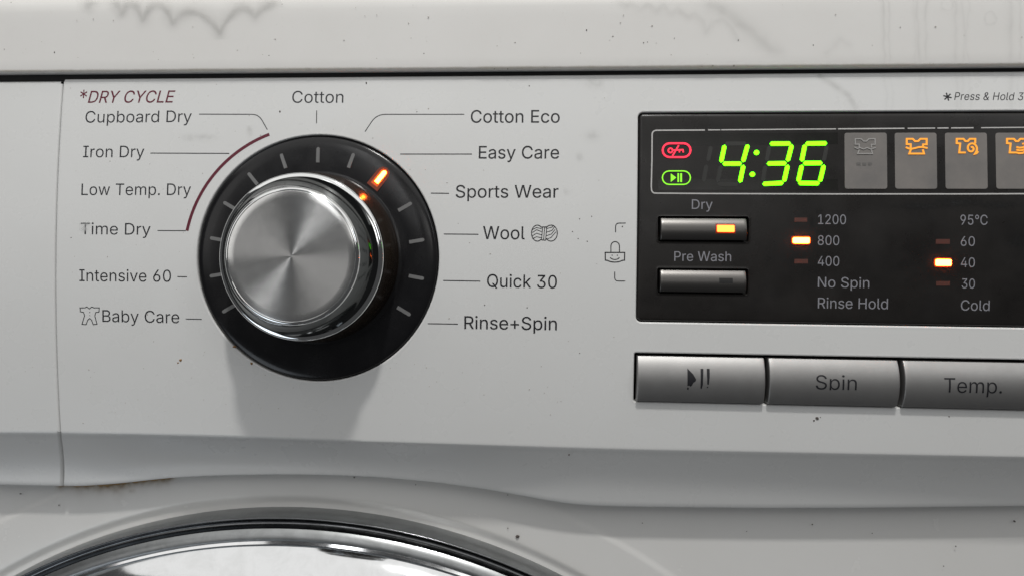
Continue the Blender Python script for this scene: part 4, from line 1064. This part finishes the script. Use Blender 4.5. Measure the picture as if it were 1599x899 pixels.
# settings: lettering and small indicator lights
for s, x0, x1, b, b1, cp in [("Dry", 1080.5, 1113, 326.5, 326.5, 15), ("Pre Wash", 1053, 1142, 407.5, 408, 15), ("1200", 1278, 1321.5, 350, 350.3, 15),
                             ("800", 1277.5, 1311, 382.7, 383, 15), ("400", 1277.5, 1311, 415, 415.3, 15), ("No Spin", 1277.5, 1358, 448.3, 449.5, 16),
                             ("Rinse Hold", 1277.5, 1387, 481, 482.5, 16.5), ("60", 1501, 1523, 384, 384.3, 15), ("40", 1501, 1523, 417, 417.3, 15),
                             ("30", 1502.5, 1523, 449.8, 450.2, 15), ("Cold", 1501, 1546, 484.3, 485, 16), ("95°C", 1500.5, 1543, 351, 351.3, 15.5)]:
    lettering(s, x0, x1, b, cp, M_GREYINK, display, base1=b1, h=DH + 0.00003, offset=0.0)
def rect(x0, x1, y0, y1): return pxl([(x0, y1), (x1, y1), (x1, y0), (x0, y0)])
for r in ((1241, 1261, 340, 346.5), (1241, 1262, 404.5, 411.5), (1462, 1484, 373.5, 381), (1462.5, 1484, 439, 446)):
    mb = MB(); mb.slab(rect(*r), DH, DH + 0.00005); part(mb.build("indicator_light", M_DIMLED, display), "unlit dull red indicator")
for r in ((1238.5, 1264, 371, 380), (1461.5, 1485, 405, 415)):
    x0, z1 = Q(r[0], r[2]); x1, z0 = Q(r[1], r[3])
    mb = MB(); mb.slab(round_rect(x0, x1, z0, z1, 0.0004, 3), DH, DH + 0.00045)
    ml = MB(); ml.slab(round_rect(x0 - .0005, x1 + .0005, z0 - .0005, z1 + .0005, 0.0007, 4), DH, DH + 0.00012); ml.build("indicator_halo", M_HALORED, display)  # halo of the lit indicator, painted as a dim emissive border
    part(mb.build("indicator_light", M_ORANGE, display), "indicator lit bright orange")

# ------------------------------------------------------------------ buttons
def convex_button(name, x0, x1, z0, z1, depth, base_h, m, parent, ang0=46, ang1=-40, nx=24, flat=0.12):
    """bar with a cylindrical front: normals tip from ang0 (top) to ang1 (bottom)"""
    mb = MB(); hgt = z1 - z0; K = 22
    zs, hs = [z1], [0.0]
    for k in range(K):
        a = math.radians(ang0 + (ang1 - ang0) * (k + 0.5) / K)
        zs.append(zs[-1] - 1.0); hs.append(hs[-1] + math.tan(a))
    sc = hgt / K
    zs = [z1 - k * sc for k in range(K + 1)]; hs = [h * sc for h in hs]
    m_ = min(hs); hs = [h - m_ for h in hs]; mx = max(hs); hs = [h * depth / mx for h in hs]
    xs = [x0 + 0.0004] + [x0 + (x1 - x0) * k / nx for k in range(1, nx)] + [x1 - 0.0004]
    rows = []
    rows.append([at(x, z1, base_h - 0.004) for x in xs])
    for z, h in zip(zs, hs): rows.append([at(x, z, base_h + h) for x in xs])
    rows.append([at(x, z0, base_h - 0.004) for x in xs])
    mb.grid(rows)
    for xe, xi, idx in ((x0, 1, 0), (x1, -1, -1)):
        fr = [r[idx] for r in rows]
        a = []
        for k in range(5):
            t = math.radians(90 * k / 4); sg = -1 if idx == 0 else 1
            a.append([p + Vector((sg * 0.0004 * math.sin(t), 0.0004 * (1 - math.cos(t)), 0)) for p in fr])
        a.append([p + Vector((0, 0.004, 0)) for p in a[-1]])
        mb.grid(a)
    o = mb.build(name, m, parent); smooth_by_angle(o, 40)
    def height(z):
        t = (z1 - z) / sc; k = max(0, min(K - 1, int(t))); f = t - k
        return base_h + hs[k] + (hs[k + 1] - hs[k]) * f
    return o, height

for k, r in enumerate(OB):
    o, hf = convex_button("option_button", r[0] + 0.0006, r[1] - 0.0006, r[2] + 0.0005, r[3] - 0.0006, 0.0013, -0.0002, M_GUN, machine, 42, -34)
    part(o, "slim silver button with a lit amber light" if k == 0 else "slim silver button with its light off")
    yy = (352, 363) if k == 0 else (434, 442)
    xx = (1118.5, 1145.5) if k == 0 else (1122, 1143)
    x0, z1 = Q(xx[0], yy[0]); x1, z0 = Q(xx[1], yy[1])
    # sits on the curved button face
    mb = MB(); top = []; 
    loop = round_rect(x0, x1, z0, z1, 0.0003, 3)
    a = [mb.vert(at(x, z, hf(z) - 0.0004)) for x, z in loop]; b = [mb.vert(at(x, z, hf(z) + (0.0002 if k == 0 else 0.00003))) for x, z in loop]
    for i in range(len(loop)): mb.face(a[i], a[(i + 1) % len(loop)], b[(i + 1) % len(loop)], b[i])
    if k == 0: mb.face(*b)
    else: mb.grid([[at(x, z0 + (z1 - z0) * t / 8, hf(z0 + (z1 - z0) * t / 8) + 0.00005) for x in (x0, x1)] for t in range(9)])
    mb.build("indicator_light", M_AMBER if k == 0 else M_DARK, o)
    if k == 0:
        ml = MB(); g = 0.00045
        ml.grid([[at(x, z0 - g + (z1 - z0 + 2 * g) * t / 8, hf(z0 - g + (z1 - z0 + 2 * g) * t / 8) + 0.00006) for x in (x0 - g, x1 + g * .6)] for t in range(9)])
        ml.build("indicator_halo", M_HALORED, o)  # painted halo on the button face around its light

bw = [(994, 1191.5), (1198, 1399.5), (1407.5, 1612)]
for k, (a, b) in enumerate(bw):
    x0, x1 = Q(a, 590)[0], Q(b, 600)[0]
    o, hf = convex_button("function_button", x0, x1, bzb + 0.0004, bzt - 0.0009, 0.0024, 0.0003, M_SILVER, machine, 44, -36)
    part(o, ("silver button with a worn play and pause mark", "silver button lettered Spin with worn descender", "silver button lettered Temp.")[k])
    def pf(px, arg, hf=hf):
        if px is None:
            x, z, h = arg; return at(x, z, hf(z) + h)
        return Q(px, arg, -SAG - 0.0012 + 0.002)
    if k == 0:
        mb = MB()
        zz = lambda X, Y: pf(980 + X / 4.994, 470 + Y / 4.994)
        for poly in ([(456, 515), (500, 560), (522, 600), (516, 615), (500, 625), (490, 645), (478, 655), (468, 640), (455, 648)],
                     [(558, 518), (579, 518), (578, 560), (575, 600), (574, 640), (566, 672), (556, 668), (558, 600)],
                     [(606, 518), (628, 518), (627, 570), (624, 600), (620, 640), (608, 638), (607, 600), (605, 560)],
                     [(455, 660), (466, 664), (464, 680), (452, 676)], [(604, 655), (616, 655), (614, 664), (606, 664)]):
            # cut in slices so that it follows the curved face
            bm = bmesh.new()
            vs = [bm.verts.new((zz(*p)[0], 0, zz(*p)[1])) for p in poly]
            bm.faces.new(vs); bmesh.ops.triangulate(bm, faces=bm.faces)
            
            for q in range(1, 20): bmesh.ops.bisect_plane(bm, geom=bm.verts[:] + bm.edges[:] + bm.faces[:], plane_co=(0, 0, bzb + (bzt - bzb) * q / 20), plane_no=(0, 0, 1))
            bmesh.ops.triangulate(bm, faces=bm.faces)
            idx = {v: mb.vert(at(v.co.x, v.co.z, hf(v.co.z) + 0.00006)) for v in bm.verts}
            for f in bm.faces: mb.face(*[idx[v] for v in f.verts])
            bm.free()
        mb.build("play_pause_symbol", M_INK, o, weld=False)
    elif k == 1:
        lettering("Spin", 1269, 1332, 605, 22, M_INK, o, plane_fn=pf, base1=606.5, h=0.00006, cut=-0.02)
    else:
        lettering("Temp.", 1467, 1556, 610, 22.5, M_INK, o, plane_fn=pf, base1=611.5, h=0.00006)

# ------------------------------------------------------------------ stains and marks
def decal(name, m, parent, x0, x1, y0, y1, nx, ny, fn, plane=None, h=0.00004):
    mb = MB(); cov = []
    rows = []
    for j in range(ny + 1):
        r = []
        for i in range(nx + 1):
            px, py = x0 + (x1 - x0) * i / nx, y0 + (y1 - y0) * j / ny
            r.append(P(px, py, h, plane)); cov.append(max(0.0, min(1.0, fn(px, py))))
        rows.append(r)
    mb.grid(rows)
    o = mb.build(name, m, parent, smooth=True, weld=False)
    at_ = o.data.attributes.new('cover', 'FLOAT', 'POINT')
    at_.data.foreach_set('value', cov)
    return o
def nz(x, y, s, seed=0): return noise.noise(Vector((x / s, y / s, seed)))
def dseg(p, a, b):
    p, a, b = Vector(p), Vector(a), Vector(b); d = b - a
    t = max(0, min(1, (p - a).dot(d) / max(1e-9, d.length_squared))); return (p - a - d * t).length
# scalloped drip line, top left of the worktop
cusps = [(137, 4), (178, -6), (190, 20), (222, 30), (270, 35), (343, 50), (398, 25), (426, 3)]
apex = [None, None, (205, 4), (246, 7), (302, 18), (372, 14), (410, 14)]
drip = [[(137, 8), (143, -4)], [(178, -6), (190, 20)]]
for (a, b), ap in zip(zip(cusps[2:], cusps[3:]), apex[2:]):
    c = (2 * ap[0] - (a[0] + b[0]) / 2, 2 * ap[1] - (a[1] + b[1]) / 2)
    drip.append([((1 - t) ** 2 * a[0] + 2 * t * (1 - t) * c[0] + t * t * b[0], (1 - t) ** 2 * a[1] + 2 * t * (1 - t) * c[1] + t * t * b[1]) for t in [k / 8 for k in range(9)]])
def drip_fn(x, y):
    d = min(dseg((x, y), a, b) for L in drip for a, b in zip(L, L[1:]))
    w = 2.6 + 2.0 * (0.5 + nz(x, y, 25, 3)) + max(0, (18 - y)) * 0.16
    return (0.17 * math.exp(-(d / w) ** 2) + 0.15 * math.exp(-(d / (w * 2.6)) ** 2)) * (0.9 + 0.4 * nz(x, y, 16, 5))
decal("water_stain", M_WATER, worktop, 120, 440, -6, 62, 200, 46, drip_fn, plane=LIDY)
drip2 = [[(968, 0), (978, 8), (985, 4), (1000, 14), (1012, 6), (1025, 16), (1036, 8), (1048, 20), (1058, 14), (1074, 26), (1085, 22), (1098, 34), (1102, 50), (1112, 36), (1128, 30), (1140, 40), (1152, 60)],
         [(1110, 4), (1140, 22), (1170, 46), (1195, 70), (1212, 84)], [(1290, 84), (1305, 70), (1312, 62), (1325, 70)]]
def drip2_fn(x, y):
    v = 0
    for k, L in enumerate(drip2):
        d = min(dseg((x, y), a, b) for a, b in zip(L, L[1:]))
        w = (3.0, 6.5, 3.5)[k]
        v = max(v, (0.10, 0.14, 0.06)[k] * (0.55 * math.exp(-(d / w) ** 2) + 0.6 * math.exp(-(d / (w * 2.4)) ** 2)))
    return v * (0.85 + 0.5 * nz(x, y, 16, 8)) * min(1, max(0, (98 - y) / 18))
decal("water_stain", M_WATER, worktop, 955, 1340, -6, 100, 190, 54, drip2_fn, plane=LIDY)
runs = [(1380, 1.6, .30), (1388, 1.2, .22), (1428, 1.6, .16), (1434, 2.0, .26), (1447, 1.6, .24), (1492, 2.0, .26), (1505, 1.4, .20), (1512, 1.2, .14), (1578, 3.0, .30), (1591, 1.6, .22)]
def run_fn(x, y):
    v = 0
    for c, w, a in runs:
        xx = c + 7.0 * nz(y, c * 7, 60, 1) + 2.5 * nz(y, c * 3, 17, 2) - 0.02 * (y - 50) * (1 if c % 2 else -1)
        v = max(v, 0.36 * a * (0.6 * math.exp(-((x - xx) / w) ** 2) + 0.5 * math.exp(-((x - xx) / (w * 3)) ** 2)) * (0.75 + 0.6 * nz(y, c, 30, 4)))
    for cx_, cy_, r, a in ((1546, 29, 9, .16), (1479, 6, 10, .14)):
        d = abs(math.hypot(x - cx_, (y - cy_) * .9) - r - 3 * nz(x, y, 11, 6)); v = max(v, 0.7 * a * (0.6 + 1.2 * nz(x, y, 9, 2)) * math.exp(-(d / 1.8) ** 2))
    return v * min(1, max(0, (101 - y) / 14) if y < 104 else 1)
decal("water_stain", M_WATER, worktop, 1366, 1600, -6, 100, 180, 60, run_fn, plane=LIDY)
def run2_fn(x, y):
    d = min(dseg((x, y), a, b) for a, b in (((1280, 118), (1306, 136)), ((1306, 136), (1326, 150)), ((1326, 150), (1336, 168))))
    return max(run_fn(x, y) * 0.55, 0.15 * math.exp(-(d / 5) ** 2) * (0.9 + .5 * nz(x, y, 12, 2))) * min(1, (176 - y) / 6)
decal("water_stain", M_WATER, fascia, 1270, 1600, 116, 174, 220, 40, run2_fn)
# brown grime below the corner of the fascia, on the front panel
def rust_fn(x, y):
    yl = 757 if x < 165 else 757 - (x - 165) * 0.115
    d = y - yl
    a = math.exp(-((x - 168) / 46) ** 2) if x < 168 else math.exp(-((x - 168) / 42) ** 2)
    w = 4.5 + 5.0 * max(0, nz(x, 0, 22, 2) + .2)
    v = 1.25 * a * math.exp(-max(0, d) / w)
    dd = math.hypot((x - 206) / 1.2, y - 765); v = max(v, 0.35 * math.exp(-(dd / 4) ** 2))
    line = 1.1 * math.exp(-max(0, d) / (3.2 + 2.0 * nz(x, 3, 16, 1))) * (1 if 97 < x < 262 else math.exp(-(min(abs(x - 97), abs(x - 262)) / 8) ** 2))
    return max(v * 0.8, line) * (0.85 + 0.6 * nz(x, y, 7, 4))
decal("rust_stain", M_RUST, front, 85, 310, 738, 790, 150, 44, rust_fn, plane=FRONTY - 0.0009)
# soft smears of grime across the fascia
smears = [(1480 * 0 + 930, 130, 14, 8, .10), (925, 213, 10, 8, .10), (320, 215, 16, 5, .10), (296, 215, 12, 5, .08), (390, 205, 4, 8, .14), (880, 300, 8, 5, .10), (640, 265, 5, 8, .06),
          (560, 380, 7, 7, .1), (905, 245, 5, 6, .12), (1150, 590, 8, 5, .1), (700, 600, 30, 14, .05), (160, 610, 22, 18, .06)]
def smear_fn(x, y):
    v = 0
    for cx_, cy_, a, b, k in smears: v = max(v, k * math.exp(-((x - cx_) / a) ** 2 - ((y - cy_) / b) ** 2))
    return v * (0.8 + .8 * nz(x, y, 6, 9))
decal("grime_smear", M_GRIME, fascia, 880, 945, 116, 320, 30, 90, smear_fn)
decal("grime_smear", M_GRIME, fascia, 280, 412, 196, 228, 60, 20, smear_fn)
M_RUB = decal_mat("rubbed_paint", (0.64, 0.645, 0.64), 0.3)
decal("rubbed_patch", M_RUB, fascia, 124, 142, 346, 370, 24, 30, lambda x, y: 0.75 * math.exp(-((x - 131.5) / 4) ** 2 - ((y - 357.5) / 3.5) ** 2) + 0.35 * math.exp(-((x - 134) / 7) ** 2 - ((y - 350) / 3) ** 2), h=0.00007)
# worn black patches on the display face
wears = [(1440, 322, 34, 4.5, .75), (1495, 316, 34, 7, .75), (1560, 320, 30, 5, .6), (1280, 330, 5, 4, .7), (1286, 362, 8, 4, .6), (1268, 345, 3, 10, .5), (1415, 412, 10, 5, .5), (1590, 376, 14, 9, .6), (1010, 325, 12, 4, .5)]
def wear_fn(x, y):
    v = 0
    for cx_, cy_, a, b, k in wears: v = max(v, k * math.exp(-((x - cx_) / a) ** 2 - ((y - cy_) / b) ** 2))
    return v * (0.8 + .9 * nz(x, y, 5, 9))
decal("wear_mark", M_SOOT, display, 1255, 1600, 308, 425, 170, 58, wear_fn, h=DH + 0.00006)
# beige dirt along the lower edge of the worktop
def edge_fn(x, y):
    yl = 114.5 + (103 - 114.5) * x / 1599
    return (0.42 * math.exp(-((y - yl + 2.5) / 2.2) ** 2)) * (0.75 + 0.6 * nz(x, y, 40, 6) + .4 * nz(x, y, 9, 2))
M_BEIGE = decal_mat("beige_edge_dirt", (0.34, 0.31, 0.25))
decal("edge_dirt", M_BEIGE, worktop, -4, 1604, 96, 113, 320, 12, edge_fn, plane=LIDY)

# ------------------------------------------------------------------ specks of grime
def blob(mb, px, py, r_px, plane=None, el_=1.0, ang=0.0):
    c = P(px, py, 0, plane); r = r_px * 0.0002
    n_ = 7; ca, sa = math.cos(ang), math.sin(ang)
    top = mb.vert((c.x, c.y - r * 0.5, c.z)); mid = []; low = []
    for k in range(n_):
        a = 2 * math.pi * k / n_; rr = r * random.uniform(.75, 1.15)
        u, v = rr * math.cos(a) * el_, rr * math.sin(a)
        dx, dz = u * ca - v * sa, u * sa + v * ca
        mid.append(mb.vert((c.x + dx * .75, c.y - r * 0.35, c.z + dz * .75))); low.append(mb.vert((c.x + dx, c.y + r * 0.05, c.z + dz)))
    for k in range(n_):
        mb.face(top, mid[k], mid[(k + 1) % n_]); mb.face(mid[k], low[k], low[(k + 1) % n_], mid[(k + 1) % n_])
dark = MB()
for px, py, r, e, a in [(437, 174.5, 2.0, .8, 0), (572, 130, 2.0, .6, 0), (826.5, 134.5, 1.2, 1, 0), (651, 175, 1, 1, 0), (1276, 652.5, 2.4, 1.4, -.5), (1271, 656, 1.5, 1, 0),
                        (888.5, 709.5, 1.6, 1, 0), (972, 354, 1.2, 1, 0), (894, 362, 1.0, 1, 0), (903, 373, 1.0, 1, 0), (917, 377, 1.1, 1, 0), (757, 476, 1.2, 1, 0), (823, 480, 1.0, 1, 0),
                        (111, 371, 1.0, 1, 0), (924, 338, 1, 1, 0), (905, 342, 1, 1, 0), (905, 551, 1, 1, 0), (1281, 651, 1, 1, 0), (1482, 650, 1.2, 1, 0)]:
    blob(dark, px, py, r, None, e, a)
for px, py, r, e, a in [(808.5, 837, 3.2, 1.3, .3), (793, 824, 1.8, .8, 0), (553, 744.5, 2.0, 1, 0), (649, 756, 1.3, 1, 0), (793, 772, 1.2, 1, 0), (1003, 816, 1.5, 1, 0), (1268.5, 818, 1.4, 1.3, 0), (1492.5, 852, 1.7, 1, 0),
                        (1584, 813, 2.0, 1.6, -.5), (1473.5, 883, 1.4, 1, 0), (1166, 829, 1.2, 1, 0), (92, 788, 1.6, 1, 0), (32, 770, 1.8, 1.8, 0), (1362, 832, 1.4, 1, 0)]:
    blob(dark, px, py, r * (0.9 if r > 3 else 0.72), FRONTY - 0.0008, e, a)
for px, py, r in [(85, 82, 1.8), (1153, 63, 1.2), (1005, 67, 1.5), (1011, 66, 1.1), (1053, 60, 1), (957, 57, 1.3), (916, 47, 1.3), (1270, 71, 1.4), (1406, 43, 1.1), (420, 87, 1.2), (662, 84, 1.3), (772, 108, 1.2), (793, 108, 1.4), (1113, 103, 1.6), (1146, 103, 2)]:
    blob(dark, px, py, r * .72, LIDY + .0001)
specks = dark.build("grime_specks", M_SPECK, None)
specks['kind'] = 'stuff'; specks['label'] = "scattered dark grime specks stuck on the white panels"; specks['category'] = "dirt"
pale = MB()
for _ in range(120):
    blob(pale, random.uniform(100, 985), random.uniform(130, 665), random.choice((.5, .6, .7, .8, 1.0)), None, random.uniform(.6, 1.6), random.uniform(0, 3))
for _ in range(30): blob(pale, random.uniform(0, 985), random.uniform(520, 665), random.uniform(.5, .9))
for _ in range(45): blob(pale, random.uniform(0, 1599), random.uniform(4, 95), random.uniform(.5, 1.0), LIDY + .0001, random.uniform(.6, 1.6))
# keep dust off the dial, where it would hang in the air
o = pale.build("dust_specks", M_SPECKPALE, None)
bm = bmesh.new(); bm.from_mesh(o.data)
bmesh.ops.delete(bm, geom=[v for v in bm.verts if math.hypot(v.co.x - dcx, v.co.z - dcz) < DR + .001], context='VERTS')
bm.to_mesh(o.data); bm.free()
o['kind'] = 'stuff'; o['label'] = "faint pale dust specks scattered over the white panels"; o['category'] = "dust"
rust = MB()
for px, py, r, e in [(282, 562, 2.2, 1.2), (278, 566, 1.4, 1), (393, 567, 2.4, 1), (366, 541, 2.0, 1.6), (222, 695, 2.0, 1), (220, 730, 1, 1)]: 
    if py < 670: blob(rust, px, py, r, None, e)
o = rust.build("rust_specks", M_SPECKRUST, None)
o['kind'] = 'stuff'; o['label'] = "brown rusty specks on the white panel below the dial"; o['category'] = "rust"
